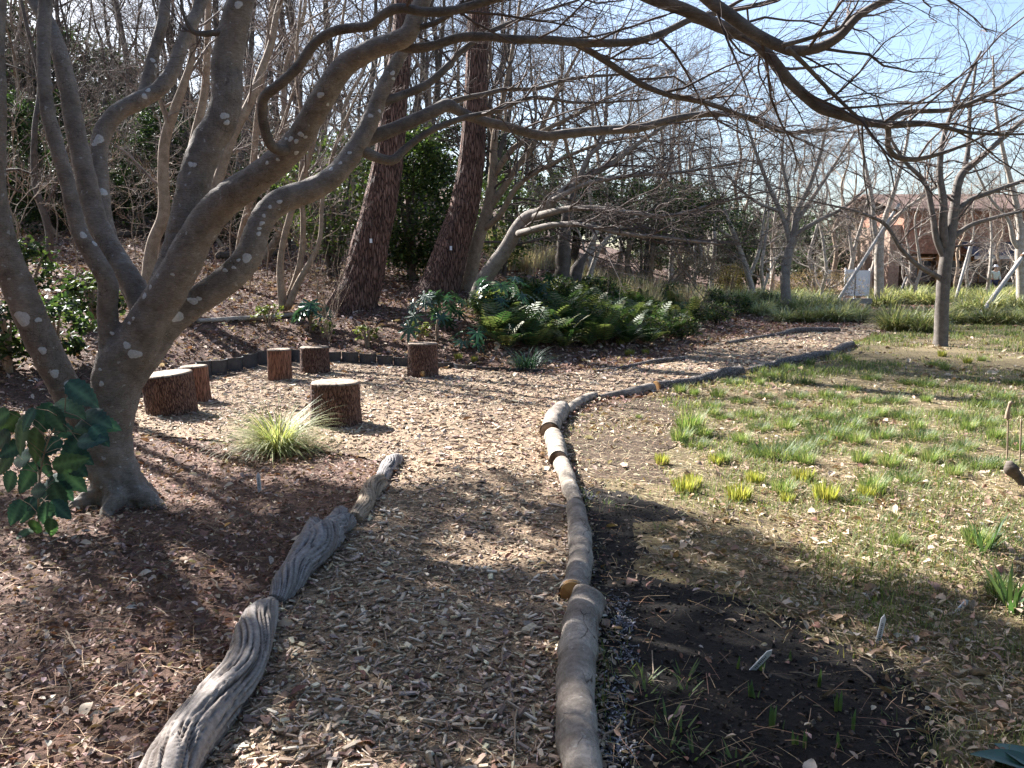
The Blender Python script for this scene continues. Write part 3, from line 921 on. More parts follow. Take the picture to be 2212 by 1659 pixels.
handtree('bare_tree', 'tan-stemmed bare tree behind the lichen-spotted tree', M['bark_tan'], (322, 14.5), [
    ([(318, 655, 34), (322, 590, 30), (330, 526, 26), (352, 470, 25), (352, 376, 23), (357, 300, 22), (379, 233, 20), (398, 180, 17), (413, 131, 14), (417, 75, 12), (425, -40, 8)], [14.5]),
    ([(352, 305, 14), (362, 265, 14), (349, 225, 10), (335, 190, 8), (330, 120, 6)], [14.5]),
    ([(328, 650, 28), (345, 590, 26), (378, 500, 24), (400, 400, 22), (424, 282, 19), (439, 218, 17), (447, 131, 15), (451, 0, 12), (460, -100, 8)], [14.5, 15.2]),
    ([(340, 640, 26), (400, 540, 24), (469, 394, 22), (500, 300, 21), (545, 210, 19), (563, 158, 17), (586, 94, 15), (600, 20, 12), (640, -80, 8)], [14.6, 15.6]),
], 7, M['twig_pale'], (.7, 1.8), up=.04, lvl=(5, 4))
handtree('bare_tree', 'slender bare tree with three thin stems beside the thick pine', M['bark_tan'], (617, 15.5), [
    ([(612, 672, 22), (606, 563, 15), (631, 451, 14), (657, 376, 13), (676, 312, 11), (700, 220, 9), (730, 100, 7), (750, -20, 5)], [15.5]),
    ([(618, 668, 20), (650, 560, 14), (655, 480, 12), (650, 400, 11), (655, 280, 9), (640, 160, 7), (650, 0, 5)], [15.6]),
    ([(622, 664, 16), (640, 620, 15), (690, 520, 10), (697, 430, 9), (720, 330, 7), (760, 230, 5), (800, 150, 3)], [15.4]),
], 10, M['twig_pale'], (.6, 1.6), sides=8, up=.1)
handtree('bare_tree', 'straight bare tree between the tan stems and the thick pine', M['bark_tan'], (515, 18), [
    ([(515, 660, 22), (519, 526, 18), (536, 451, 17), (548, 350, 15), (556, 250, 13), (575, 120, 11), (590, -20, 8)], [18]),
    ([(536, 451, 12), (570, 380, 11), (600, 300, 9), (640, 180, 7), (680, 60, 5)], [18, 18.6]),
], 12, M['twig_pale'], (.8, 2.2), sides=8, up=.1)

# ---- spreading trees right of the pines: long flat sprays of twigs
handtree('spreading_tree', 'low spreading bare tree leaning over the fern bed', M['bark'], (1030, 17), [
    ([(1028, 668, 42), (1043, 612, 36), (1088, 545, 32), (1144, 468, 28), (1165, 462, 26), (1195, 432, 22), (1251, 391, 17), (1315, 357, 13), (1371, 316, 10), (1432, 274, 7), (1500, 235, 5), (1580, 190, 3)], [16.6, 16, 15.4]),
    ([(1150, 470, 18), (1180, 462, 16), (1221, 452, 14), (1278, 449, 12), (1353, 458, 10), (1447, 466, 8), (1522, 447, 6), (1653, 413, 4)], [16.2, 15, 14]),
    ([(1120, 505, 16), (1146, 498, 15), (1195, 486, 13), (1259, 486, 11), (1334, 503, 9), (1447, 515, 7), (1560, 528, 4)], [16.2, 15, 14]),
    ([(1251, 392, 10), (1270, 340, 9), (1296, 315, 8), (1310, 230, 7), (1312, 150, 5), (1330, 60, 3)], [15.8]),
    ([(1195, 432, 12), (1260, 400, 10), (1360, 380, 9), (1470, 372, 7), (1600, 350, 4)], [15.9, 15]),
], 20, M['twig'], (.9, 2.6), sides=10, flat=.4, up=.03, lvl=(8, 6), t0=.2)
handtree('spreading_tree', 'upright spreading bare tree beside the slimmer pine', M['bark_tan'], (1003, 18.2), [
    ([(1002, 660, 34), (1013, 616, 30), (1031, 526, 27), (1054, 451, 25), (1065, 376, 20), (1068, 300, 15), (1090, 200, 11), (1110, 90, 8), (1130, -40, 5)], [18.2]),
    ([(1054, 451, 18), (1085, 410, 16), (1116, 361, 14), (1146, 323, 12), (1184, 244, 9), (1230, 150, 7), (1290, 40, 4)], [18.2, 17.6]),
    ([(1066, 380, 14), (1110, 320, 12), (1160, 290, 10), (1240, 250, 8), (1340, 200, 5), (1460, 150, 3)], [18.2, 17]),
    ([(1040, 500, 14), (1075, 470, 13), (1120, 400, 11), (1200, 350, 9), (1300, 310, 6), (1420, 290, 4)], [18.2, 17]),
    ([(1068, 300, 10), (1050, 220, 9), (1060, 120, 7), (1040, 0, 5)], [18.3]),
], 18, M['twig'], (.9, 2.6), sides=10, flat=.5, up=.04, lvl=(7, 6), t0=.2)

# old dark trunk and the hollow stump leaning on it
o = thing('old_tree', 'dark gnarled broken trunk among the ferns', 'tree', gr(1215, 22))
m_ = MB(); tubemesh(m_, pxline([(1213, 640, 36), (1214, 610, 33), (1216, 560, 30), (1219, 510, 28), (1226, 470, 25), (1238, 420, 18), (1262, 360, 12), (1300, 290, 7)], [22]), 70, 18, .14, 5, 9); m_.obj('trunk', M['bark_dark'], o)
m_ = MB(); tubemesh(m_, pxline([(1232, 640, 30), (1240, 605, 28), (1250, 575, 22), (1268, 548, 6)], [22.2]), 30, 14, .2, 5, 15); m_.obj('broken_limb', M['bark_dark'], o)
handtree('bare_tree', 'pale twin-stemmed young tree beside the dark gnarled trunk', M['bark_pale'], (1252, 22.5), [
    ([(1246, 636, 11), (1252, 600, 10), (1268, 545, 9), (1290, 500, 7), (1310, 440, 5)], [22.5]),
    ([(1258, 636, 12), (1275, 590, 11), (1300, 530, 9), (1340, 490, 7), (1390, 460, 4)], [22.6])], 8, M['twig_pale'], (.5, 1.3), sides=8)

# ---- trees on the lawn side
handtree('lawn_tree', 'single-trunked bare tree standing alone on the lawn by the path', M['branch'], (2031, 16.2), [
    ([(2030, 757, 34), (2032, 737, 30), (2034, 690, 28), (2036, 640, 27), (2040, 589, 27), (2046, 544, 26), (2056, 490, 22), (2063, 440, 19), (2076, 379, 17), (2121, 338, 13), (2177, 289, 11), (2240, 235, 8), (2320, 160, 5)], [16.2]),
    ([(2046, 545, 20), (2038, 500, 18), (2038, 440, 16), (2030, 370, 13), (2040, 290, 10), (2075, 200, 8), (2120, 110, 5)], [16.2, 16]),
    ([(2042, 560, 16), (2024, 520, 14), (2014, 460, 12), (1997, 394, 10), (1955, 349, 8), (1920, 290, 5), (1890, 200, 3)], [16.2]),
    ([(2036, 604, 13), (2012, 590, 11), (1988, 577, 10), (1946, 537, 9), (1911, 484, 8), (1855, 459, 6), (1780, 440, 4), (1690, 420, 2)], [16.2, 15.6]),
    ([(2060, 470, 14), (2084, 440, 12), (2140, 415, 10), (2212, 390, 8), (2320, 340, 5)], [16.2]),
    ([(2052, 520, 12), (2090, 490, 10), (2150, 470, 8), (2230, 450, 5), (2330, 400, 3)], [16.2]),
    ([(2064, 430, 12), (2090, 330, 10), (2095, 240, 8), (2110, 130, 5)], [16.2, 16.8]),
], 10, M['twig'], (.5, 1.3), sides=12, flat=.7, up=.02, lvl=(5, 4), t0=.3)
handtree('lawn_tree', 'bare vase-shaped tree rising from the sedge clumps', M['bark'], (1699, 27.5), [
    ([(1698, 675, 25), (1698, 650, 23), (1696, 600, 21), (1704, 542, 20), (1714, 512, 18), (1722, 457, 14), (1745, 410, 11), (1770, 340, 8), (1790, 250, 5)], [27.5]),
    ([(1706, 530, 13), (1698, 491, 12), (1685, 457, 11), (1660, 400, 9), (1630, 320, 7), (1600, 220, 4)], [27.5]),
    ([(1714, 512, 12), (1732, 498, 11), (1766, 478, 9), (1820, 450, 7), (1880, 400, 4)], [27.5]),
    ([(1720, 480, 11), (1760, 420, 9), (1800, 360, 7), (1850, 280, 4)], [27.5, 28]),
    ([(1685, 457, 8), (1640, 440, 7), (1590, 400, 5), (1540, 330, 3)], [27.5, 27]),
    ([(1700, 495, 9), (1705, 430, 8), (1690, 350, 6), (1700, 240, 4)], [27.5]),
], 12, M['twig_pale'], (.8, 2.0), sides=10, flat=.8, up=.08, lvl=(6, 5), t0=.3)
handtree('lawn_tree', 'bare forked tree propped by a long pole near the bench', M['bark_pale'], (1898, 34), [
    ([(1899, 655, 22), (1899, 600, 20), (1899, 539, 19), (1903, 505, 15), (1912, 470, 12), (1935, 400, 9), (1960, 300, 6), (1970, 220, 4)], [34]),
    ([(1900, 535, 13), (1890, 500, 11), (1885, 440, 9), (1870, 360, 7), (1850, 260, 4)], [34]),
    ([(1906, 500, 9), (1945, 460, 8), (2000, 420, 6), (2060, 370, 4)], [34]),
], 11, M['twig_pale'], (.8, 2.2), sides=9, flat=.8, up=.08, t0=.3)
handtree('lawn_tree', 'pale-barked tree with a prop pole in front of the brick house', M['bark_pale'], (2205, 28), [
    ([(2206, 668, 22), (2206, 600, 20), (2203, 545, 19), (2205, 500, 15), (2195, 440, 12), (2170, 340, 9), (2150, 230, 6), (2145, 120, 4)], [28]),
    ([(2203, 540, 12), (2190, 520, 11), (2180, 480, 8), (2140, 430, 6), (2100, 350, 4)], [28]),
    ([(2206, 500, 12), (2240, 440, 9), (2260, 330, 6)], [28]),
], 10, M['twig_pale'], (.8, 2.0), sides=9, flat=.8, up=.08, t0=.3)
handtree('bare_tree', 'small leaning bare tree against the dark evergreens', M['bark_pale'], (1625, 31), [
    ([(1628, 645, 16), (1618, 600, 13), (1600, 545, 12), (1575, 480, 10), (1550, 420, 7), (1530, 340, 5)], [31]),
    ([(1618, 600, 9), (1640, 540, 8), (1650, 470, 6), (1665, 380, 4)], [31]),
    ([(1590, 520, 8), (1560, 500, 7), (1500, 460, 5), (1440, 430, 3)], [31])], 11, M['twig_pale'], (.8, 2.0), sides=8, lvl=(6, 5))
handtree('bare_tree', 'white-barked young tree behind the signboards', M['bark_pale'], (1838, 42), [
    ([(1835, 640, 12), (1838, 580, 11), (1842, 560, 10), (1850, 520, 8), (1862, 480, 6), (1880, 410, 4)], [42]),
    ([(1842, 560, 8), (1838, 530, 7), (1832, 490, 5), (1820, 420, 3)], [42]),
    ([(1838, 600, 8), (1800, 620, 6), (1760, 640, 4)], [42])], 9, M['twig_pale'], (.8, 2.0), sides=7)

def pole(pl, d, label, w):
    (u0, v0), (u1, v1) = pl
    g = gpt(u0, v0) if d is None else gr(u0, d[0])
    dd = d or (g[1], g[1])
    a = at(u0, v0, dd[0]); b = at(u1, v1, dd[1])
    r0 = w / 2 * camdepth(a) / FPX
    a[2] = min(a[2], float(gz(a[0], a[1]))) - .1
    o = thing('prop_pole', label, 'pole', [a[0], a[1], a[2] + .1], 'props holding up the young trees')
    m_ = MB(); tubemesh(m_, np.array([[*a, r0], [*((a + b) / 2), r0 * .97], [*b, r0 * .9]]), 24, 10, .03, 6, 4); m_.obj('shaft', M['pole'], o)
    # rope lashing near the top
    t = nrm(b - a); c = a + (b - a) * .93
    m_ = MB(); v, f = tubes(np.array([c - t * .05, c, c + t * .05]), np.array([r0 * 1.25] * 3), 10); m_.add(v, [f]); m_.obj('lashing', M['wood_dark'], o)
pole([(1797, 658), (1943, 440)], (32.6, 33.8), 'long grey prop pole leaning to the forked tree near the bench', 8)
pole([(2112, 655), (2216, 545)], (26.5, 27.8), 'pale prop pole leaning against the tree before the brick house', 10)
pole([(2062, 632), (2099, 520)], (36, 36.8), 'thin pale prop pole before the house awning', 6)
pole([(1643, 640), (1660, 580)], (32, 31.6), 'short thin prop pole beside the small leaning tree', 4)
pole([(1938, 640), (1960, 592)], (44, 44.5), 'short crossed stake beside the brick house corner', 4)
pole([(1985, 640), (1958, 592)], (44.2, 44.5), 'short crossed stake leaning the other way by the house corner', 4)

# ------------------------------------------------------------------ woodland behind: bare tree kinds, copied
def bareproto(name, label, h, r0, nlimb, bark, twmat, group, up=.10, lean=.08, t0=.3, lv=(6, 6, 5), la=(45, 12)):
    o = thing(name, label, 'tree', (0, 0, 0), group)
    k = 8
    z = np.linspace(-.3, h, k)
    p = np.stack([np.cumsum(rng.normal(0, lean, k)), np.cumsum(rng.normal(0, lean, k)), z], -1); p -= p[0] * [1, 1, 0]
    rr = r0 * np.linspace(1, .22, k); rr[0] *= 1.25
    rw = np.c_[p, rr]
    m_ = MB(); tubemesh(m_, rw, 40, 10, .06, 5, 8); m_.obj('trunk', bark, o)
    P, R = resamp(rw, 30)
    P1, R1 = grow(P, R, n=nlimb, t0=t0, t1=.98, L=(-h * .28, -h * .55), ang=la, K=11, rf=.55, up=up, wig=.19, flat=.9, rmin=.01)
    m_ = MB(); v, f = tubes(P1, R1, 6); m_.add(v, [f])
    P2, R2 = grow(P1, R1, n=lv[0], t0=.2, t1=.98, L=(.3, .6), ang=(46, 18), K=7, rf=.55, up=up, wig=.20, rmin=.007)
    v, f = tubes(P2, R2, 4); m_.add(v, [f]); m_.obj('limbs', bark, o)['kind'] = 'stuff'
    m_ = MB()
    P3, R3 = grow(P2, R2, n=lv[1], t0=.12, t1=.98, L=(.3, .65), ang=(44, 18), K=5, rf=.6, up=up * .7, wig=.2, rmin=.005)
    v, f = tubes(P3, R3, 3); m_.add(v, [f])
    P4, R4 = grow(P3, R3, n=lv[2], t0=.1, t1=.98, L=(.35, .7), ang=(36, 12), K=3, rf=.6, up=up * .7, wig=.1, rmin=.0035)
    v, f = tubes(P4, R4, 3); m_.add(v, [f]); m_.obj('twigs', twmat, o)['kind'] = 'stuff'
    return o

GW = 'bare trees in the wood on the bank'
LW = 'bare slender woodland tree on the leafy bank behind the path'
LW0, LW1, LW2 = 'slim dark-barked bare tree in the wood on the bank', 'slender tan-barked bare tree in the wood on the bank', 'tall thick dark-barked bare tree in the wood on the bank'
wood = [bareproto('woodland_tree', LW0, 10, .12, 10, M['bark_dark'], M['twig'], GW, .07, .24, .14, (6, 6, 5), (48, 16)),
        bareproto('woodland_tree', LW1, 8.5, .10, 10, M['bark_tan'], M['twig_pale'], GW, .06, .30, .10, (6, 6, 5), (50, 16)),
        bareproto('woodland_tree', LW2, 12, .15, 10, M['bark_dark'], M['twig'], GW, .09, .22, .22, (6, 6, 5), (46, 16))]
used = [False] * 3
def putwood(u, d, k, s=1.0):
    g = gr(u, d)
    if not used[k]:
        wood[k].location = [float(q) for q in g]; wood[k].scale = (s,) * 3; wood[k].rotation_euler = (0, 0, rng.uniform(0, 6.28)); used[k] = True
        return
    dup(wood[k], g, rng.uniform(0, 6.28), s)
for u, d, k, s in [(105, 17, 0, .7), (30, 25, 2, .65), (250, 26, 1, .7), (440, 26, 0, .8), (180, 33, 2, .8), (560, 23, 1, 1.1), (640, 26, 2, .9), (700, 22, 1, .9), (330, 30, 2, 1),
                   (420, 33, 0, 1.2), (520, 31, 2, 1), (90, 33, 1, 1.3), (240, 38, 2, 1.1), (610, 36, 0, 1.2), (760, 32, 2, 1), (820, 29, 1, 1.1), (900, 34, 0, 1.1), (980, 31, 1, 1.1), (1060, 36, 2, .9), (700, 42, 2, 1.1),
                   (20, 42, 2, 1.2), (380, 44, 0, 1.3), (870, 44, 2, 1), (560, 46, 2, 1.1), (1140, 40, 0, 1.0), (-140, 36, 2, 1.0)] + [(u_ + rng.uniform(-15, 15), rng.uniform(33, 50), int(rng.integers(3)), rng.uniform(1.0, 1.4)) for u_ in np.arange(-60, 1080, 30)] + [(u_, d_, 1, .6) for u_, d_ in ((150, 25), (300, 27), (400, 28), (500, 25), (590, 28), (680, 29), (60, 27), (780, 26), (480, 30), (230, 31))]:
    putwood(u, d, k, s)
GL = 'bare trees far behind the lawn'
far = [bareproto('lawn_side_tree', 'low pale-barked rounded bare tree beyond the lawn and sedges', 7.5, .13, 11, M['bark_pale'], M['twig_pale'], GL, .07, .16, .14, (6, 6, 6), (54, 14)),
       bareproto('lawn_side_tree', 'taller tan-barked bare tree beyond the lawn and sedges', 9, .15, 11, M['bark_tan'], M['twig'], GL, .07, .18, .14, (6, 6, 6), (52, 14))]
fu = [False, False]
for u, d, k, s in [(1240, 34, 1, .95), (1330, 40, 0, 1.1), (1400, 33, 1, .8), (1470, 44, 1, 1.0), (1540, 38, 0, 1), (1590, 48, 1, 1), (1660, 40, 0, .95), (1740, 46, 0, 1.1), (1800, 54, 1, 1.1), (1880, 52, 0, 1.1), (1960, 48, 0, .7),
                   (2080, 42, 0, .7), (2150, 50, 1, .75), (2290, 40, 1, 1), (1480, 56, 1, 1.3), (1700, 60, 1, 1.2), (1280, 28, 0, .8), (1360, 30, 1, .75), (1450, 36, 0, .95), (1510, 32, 0, .8), (1200, 40, 1, 1.1), (1570, 56, 1, 1.3), (1640, 33, 0, .75), (1780, 36, 0, .7), (1850, 44, 1, .8), (1420, 52, 1, 1.3), (1100, 48, 1, 1.2), (1300, 52, 1, 1.3), (1960, 62, 1, 1.2), (1010, 44, 1, 1.1), (1980, 40, 0, .75), (2060, 47, 1, .7), (2130, 38, 0, .7), (2190, 45, 0, .8), (2230, 52, 1, .9)]:
    g = gr(u, d)
    if not fu[k]:
        far[k].location = [float(q) for q in g]; far[k].scale = (s,) * 3; fu[k] = True
    else:
        dup(far[k], g, rng.uniform(0, 6.28), s)

# saplings on the bank
sp_ = bareproto('sapling', 'thin bare sapling on the leafy bank', 3.0, .022, 9, M['bark_tan'], M['twig'], 'bare saplings on the bank', .06, .10, .25, (5, 4, 3), (50, 14))
fsp = True
for u, d in [(60, 15), (110, 19), (170, 16), (215, 20), (265, 17), (300, 21), (345, 18.5), (395, 17), (430, 20), (470, 16.5), (500, 21), (545, 17), (585, 20), (635, 18), (665, 21), (20, 18), (140, 23), (240, 25), (330, 25), (450, 25), (690, 16), (730, 23), (1120, 24), (1180, 26), (1480, 27), (1520, 30), (1555, 29), (1740, 40), (1800, 37)]:
    g = gr(u, d); s_ = rng.uniform(.6, 1.2)
    if fsp: sp_.location = [float(q) for q in g]; fsp = False
    else: dup(sp_, g, rng.uniform(0, 6.28), s_)
for pl_, lb in [([(15, 478), (60, 474), (115, 468)], 'dark log rail lying across the upper bank'), ([(205, 512), (260, 514), (320, 510)], 'short dark log rail lower on the bank'), ([(470, 560), (530, 558), (600, 552)], 'dark log rail near the straight bare tree')]:
    r_ = np.array([[*(gpt(u, v_) + [0, 0, .10]), .10] for u, v_ in pl_])
    o = thing('log_rail', lb, 'log', r_[1, :3] - [0, 0, .1]); m_ = MB(); tubemesh(m_, r_, 24, 10, .08, 4, 3); m_.obj('bark', M['bark_dark'], o)
# ------------------------------------------------------------------ evergreens
LEAFV = np.array([[-.5, 0, 0], [-.18, .2, .05], [.2, .2, .05], [.5, 0, -.03], [.2, -.2, .05], [-.18, -.2, .05]])
LEAFF = [np.array([[0, 3, 2, 1], [0, 5, 4, 3]])]
def leafcloud(centers, crad, per, size, cols, squash=.8, jit=.3):
    n_ = len(centers)
    pos = np.repeat(centers, per, 0)
    M_ = len(pos)
    dd = nrm(rng.normal(size=(M_, 3))) * (rng.random((M_, 1)) ** .5) * np.repeat(crad, per)[:, None]
    dd[:, 2] *= squash
    pos = pos + dd
    yaw = rng.uniform(0, 6.28, M_); pit = rng.normal(.25, .5, M_); rol = rng.normal(0, .6, M_)
    L_ = size * rng.uniform(.6, 1.3, M_)
    return scatter(LEAFV, LEAFF, pos, yaw, pit, rol, L_, pick(cols, M_, jit))

def bushproto(name, label, cat, group, rx, rz, ncl, per, size, cols, z0=.3, stems_=5, bark='bark_dark', crad=.35):
    o = thing(name, label, cat, (0, 0, 0), group)
    d = nrm(rng.normal(size=(ncl, 3)))
    rad = rng.uniform(.45, 1.0, ncl) ** .6
    lump = 1 + .28 * vnoise(d * 2.2, int(rng.integers(1000)))
    c = d * (rad * lump)[:, None] * np.array([rx, rx, rz])
    c[:, 2] += rz * .95 + z0
    c = c[c[:, 2] > .15]
    v, f, cc = leafcloud(c, rng.uniform(.6, 1.3, len(c)) * crad, per, size, cols)
    MB().add(v, f, cc).obj('crown', M['crown'], o)
    m_ = MB()
    for q in range(stems_):
        a = rng.uniform(0, 6.28)
        e = np.array([math.cos(a) * rx * .5, math.sin(a) * rx * .5, rz * 1.5 + z0])
        tubemesh(m_, np.array([[e[0] * .08, e[1] * .08, -.2, .06 * rz ** .5], [*(e * .5), .04 * rz ** .5], [*e, .012]]), 12, 6)
    m_.obj('stems', M[bark], o)
    return o
DG = [(.016, .03, .015), (.025, .045, .018), (.035, .06, .022), (.055, .085, .03)]
YG = [(.06, .09, .03), (.09, .13, .038), (.13, .165, .05), (.07, .11, .035)]
BR = [(.16, .11, .07), (.22, .15, .09), (.12, .085, .055)]
GE = 'dark evergreen bushes in the wood'
LE = 'dark broadleaf evergreen standing among the bare woodland trees'
eb = [bushproto('evergreen_bush', 'broad rounded dark evergreen bush among the bare woodland trees', 'bush', GE, 2.2, 2.2, 330, 34, .16, DG),
      bushproto('evergreen_bush', 'tall upright dark evergreen bush among the bare woodland trees', 'bush', GE, 1.8, 2.8, 330, 34, .15, DG)]
ebu = [False, False]
def putbush(u, d, k, s):
    g = gr(u, d)
    if not ebu[k]:
        eb[k].location = [float(q) for q in g]; eb[k].scale = s if not np.isscalar(s) else (s,) * 3; ebu[k] = True
    else:
        dup(eb[k], g, rng.uniform(0, 6.28), s)
for u, d, k, s in [(60, 30, 0, .9), (170, 34, 1, .8), (300, 32, 0, .9), (420, 36, 1, .75), (530, 34, 0, .75), (640, 34, 1, .6), (-40, 34, 1, 1.1), (240, 42, 0, 1.0), (480, 44, 0, .9), (100, 44, 1, 1.1), (720, 40, 0, .7), (130, 26, 0, .55), (480, 27, 0, .5), (250, 28, 1, .5), (-20, 40, 0, 1.7), (90, 42, 1, 1.6), (190, 46, 0, 1.8), (300, 44, 1, 1.3), (380, 48, 0, 1.3), (-90, 36, 1, 1.6), (580, 46, 1, 1.0), (820, 44, 0, .9), (900, 40, 1, .8),
                   (360, 26, 1, .7), (600, 26, 0, .6), (20, 24, 1, .75), (1010, 42, 0, 1.1), (1110, 46, 1, .9), (1560, 44, 0, 1.0), (1470, 50, 1, 1.0), (1400, 46, 0, .9), (1620, 52, 0, 1.1), (1760, 58, 0, 1.2), (1840, 62, 1, 1.2), (1690, 62, 1, 1.2), (1920, 66, 0, 1.2)]:
    putbush(u, d, k, s)
o = bushproto('camellia_shrub', 'dense glossy green shrub between the two pine trunks', 'shrub', None, 1.15, 1.75, 420, 30, .11, YG + DG, .1); o.location = [float(q) for q in gr(893, 19.5)]
o = bushproto('camellia_shrub', 'loose yellow-green shrub behind the slender three-stemmed tree', 'shrub', None, 1.3, 1.4, 190, 20, .12, YG, .6); o.location = [float(q) for q in gr(725, 20.5)]
o = bushproto('camellia_shrub', 'small yellow-green shrub at the foot of the upright spreading tree', 'shrub', None, .9, 1.2, 160, 18, .11, YG, .3); o.location = [float(q) for q in gr(1085, 22)]
o = bushproto('evergreen_tree', 'low wide evergreen with hanging foliage behind the dark gnarled trunk', 'tree', None, 3.4, 1.15, 420, 30, .14, YG + DG + DG, 1.7); o.location = [float(q) for q in gr(1385, 30)]
o = bushproto('evergreen_tree', 'green evergreen bush behind the spreading trees', 'tree', None, 2.0, 1.6, 300, 28, .14, DG + YG, .8); o.location = [float(q) for q in gr(1230, 31)]
o = bushproto('brown_shrub', 'rounded golden-brown shrub beside the small leaning tree', 'shrub', None, .75, .75, 260, 20, .05, [(.20, .15, .06), (.26, .19, .08), (.15, .13, .05)], .1, 6, 'bark_tan', .2); o.location = [float(q) for q in gr(1572, 33)]
o = bushproto('brown_shrub', 'tawny dry thicket behind the sedge clumps by the signboards', 'shrub', None, 2.0, .75, 420, 20, .06, BR + [(.30, .22, .14)], .1, 8, 'bark_tan', .25); o.location = [float(q) for q in gr(1762, 38)]
o = bushproto('brown_shrub', 'pinkish dry thicket beyond the fern bed', 'shrub', None, 2.6, .8, 460, 20, .06, [(.24, .16, .12), (.32, .23, .17), (.20, .15, .10)], .1, 8, 'bark_tan', .25); o.location = [float(q) for q in gr(1420, 29)]
o = bushproto('evergreen_tree', 'tall evergreen whose crown hangs over the near end of the path', 'tree', None, 1.4, 2.2, 235, 28, .15, DG, 4.9, 3); o.location = [-6.9, 10.6, float(gz(-6.9, 10.6))]
o = bushproto('evergreen_tree', 'dark evergreen tree on the bank beside the outermost stem', 'tree', None, 1.3, 1.9, 125, 22, .15, DG, 4.6, 3); o.location = [-8.4, 9.7, float(gz(-8.4, 9.7))]
# unseen evergreens added behind and beside the viewer to block sky fill
for x_, y_, k, s_ in [(-4.5, -4.5, 1, 1.5), (-1.5, -6.5, 0, 1.7), (2.5, -5.5, 1, 1.6), (6.0, -6.0, 0, 1.7), (-8.5, -1.5, 0, 1.6), (-9.5, 3.5, 1, 1.5), (10, -5, 1, 1.6)]:
    dup(eb[k], (x_, y_, 0), rng.uniform(0, 6.28), s_, label='large evergreen in the wood at the viewer\'s back', group='added evergreens outside the view')
# ------------------------------------------------------------------ small plants
def tuft(name, label, cat, group, n_, L, wd, lean, droop, cols, rad, K=4, mat='blade'):
    o = thing(name, label, cat, (0, 0, 0), group)
    a = rng.uniform(0, 6.28, n_); rr = rad * np.sqrt(rng.random(n_))
    root = np.stack([np.cos(a) * rr, np.sin(a) * rr, np.full(n_, -.01)], -1)
    az = a + rng.normal(0, .5, n_)
    v, f, c = blades(root, az, rng.uniform(L[0], L[1], n_), rng.uniform(wd[0], wd[1], n_), rng.uniform(lean[0], lean[1], n_), rng.uniform(droop[0], droop[1], n_), pick(cols, n_, .25), K)
    MB().add(v, [f], c).obj('blades', M[mat], o)['kind'] = 'stuff'
    return o
SED = [(.12, .15, .06), (.22, .24, .10), (.32, .31, .16), (.42, .38, .22)]
o = tuft('sedge_clump', 'large arching sedge clump in front of the broad log stool', 'grass', None, 900, (.38, .80), (.005, .009), (.25, 1.15), (.9, 1.9), [(.15, .18, .07), (.24, .27, .11), (.33, .34, .17), (.40, .37, .22)], .10, 6)
o.location = [float(q) for q in gpt(600, 975)]; o.scale = (.86,) * 3
o = tuft('liriope_clump', 'dark green strap-leaved clump at the end of the black edging', 'plant', None, 150, (.3, .55), (.012, .02), (.2, .9), (.8, 1.9), [(.018, .045, .03), (.03, .065, .04), (.05, .085, .06)], .18, 6, 'leaf')
o.location = [float(q) for q in gpt(1138, 798)]
# pale sedges on the lawn side
GS = 'sedge clumps lining the lawn side of the path'
s1 = tuft('sedge_mound', 'pale green sedge mound beyond the winding path', 'grass', GS, 420, (.35, .75), (.018, .03), (.1, .9), (.7, 1.9), SED, .3, 5)
s2 = tuft('sedge_mound', 'straw-pale sunlit sedge mound beyond the winding path', 'grass', GS, 420, (.35, .75), (.018, .03), (.1, .9), (.7, 1.9), [(.22, .24, .12), (.32, .33, .18), (.42, .42, .27), (.50, .48, .34)], .3, 5)
spots = []
for v_, lo, hi, stp in ((655, 1510, 1790, 24), (668, 1560, 1800, 30), (682, 1640, 1830, 34), (695, 1700, 1850, 36), (648, 1905, 2030, 28), (660, 1900, 2040, 30), (645, 2060, 2230, 34), (660, 2075, 2235, 32), (680, 2080, 2240, 38), (700, 1930, 2240, 42), (718, 1940, 2030, 30), (640, 1700, 1795, 26)):
    for u in np.arange(lo, hi, stp):
        spots.append((u + rng.uniform(-9, 9), v_ + rng.uniform(-4, 4)))
first = [True, True]
for u, v_ in spots:
    g = gpt(u, v_)
    k = 1 if (v_ < 672 and u < 1800) else 0
    if rng.random() < .25: k = 1 - k
    sc_ = rng.uniform(.75, 1.2) * (1.0 if v_ < 690 else .75)
    pr = (s1, s2)[k]
    if first[k]:
        pr.location = [float(q) for q in g]; first[k] = False
    else:
        dup(pr, g, rng.uniform(0, 6.28), sc_ * 1.35)

GD = 'dry straw grass behind the fern bed'
st_ = tuft('straw_grass', 'tall dry straw-coloured grass stand beyond the ferns', 'grass', GD, 260, (.5, 1.2), (.018, .03), (.0, .35), (.1, .7), [(.42, .33, .25), (.52, .43, .34), (.34, .26, .19), (.32, .29, .18)], .4, 4)
fs_ = True
for u in np.arange(1055, 1570, 17):
    g = gr(u + rng.uniform(-8, 8), rng.uniform(22.5, 29))
    if fs_: st_.location = [float(q) for q in g]; fs_ = False
    else: dup(st_, g, rng.uniform(0, 6.28), rng.uniform(.5, .85))
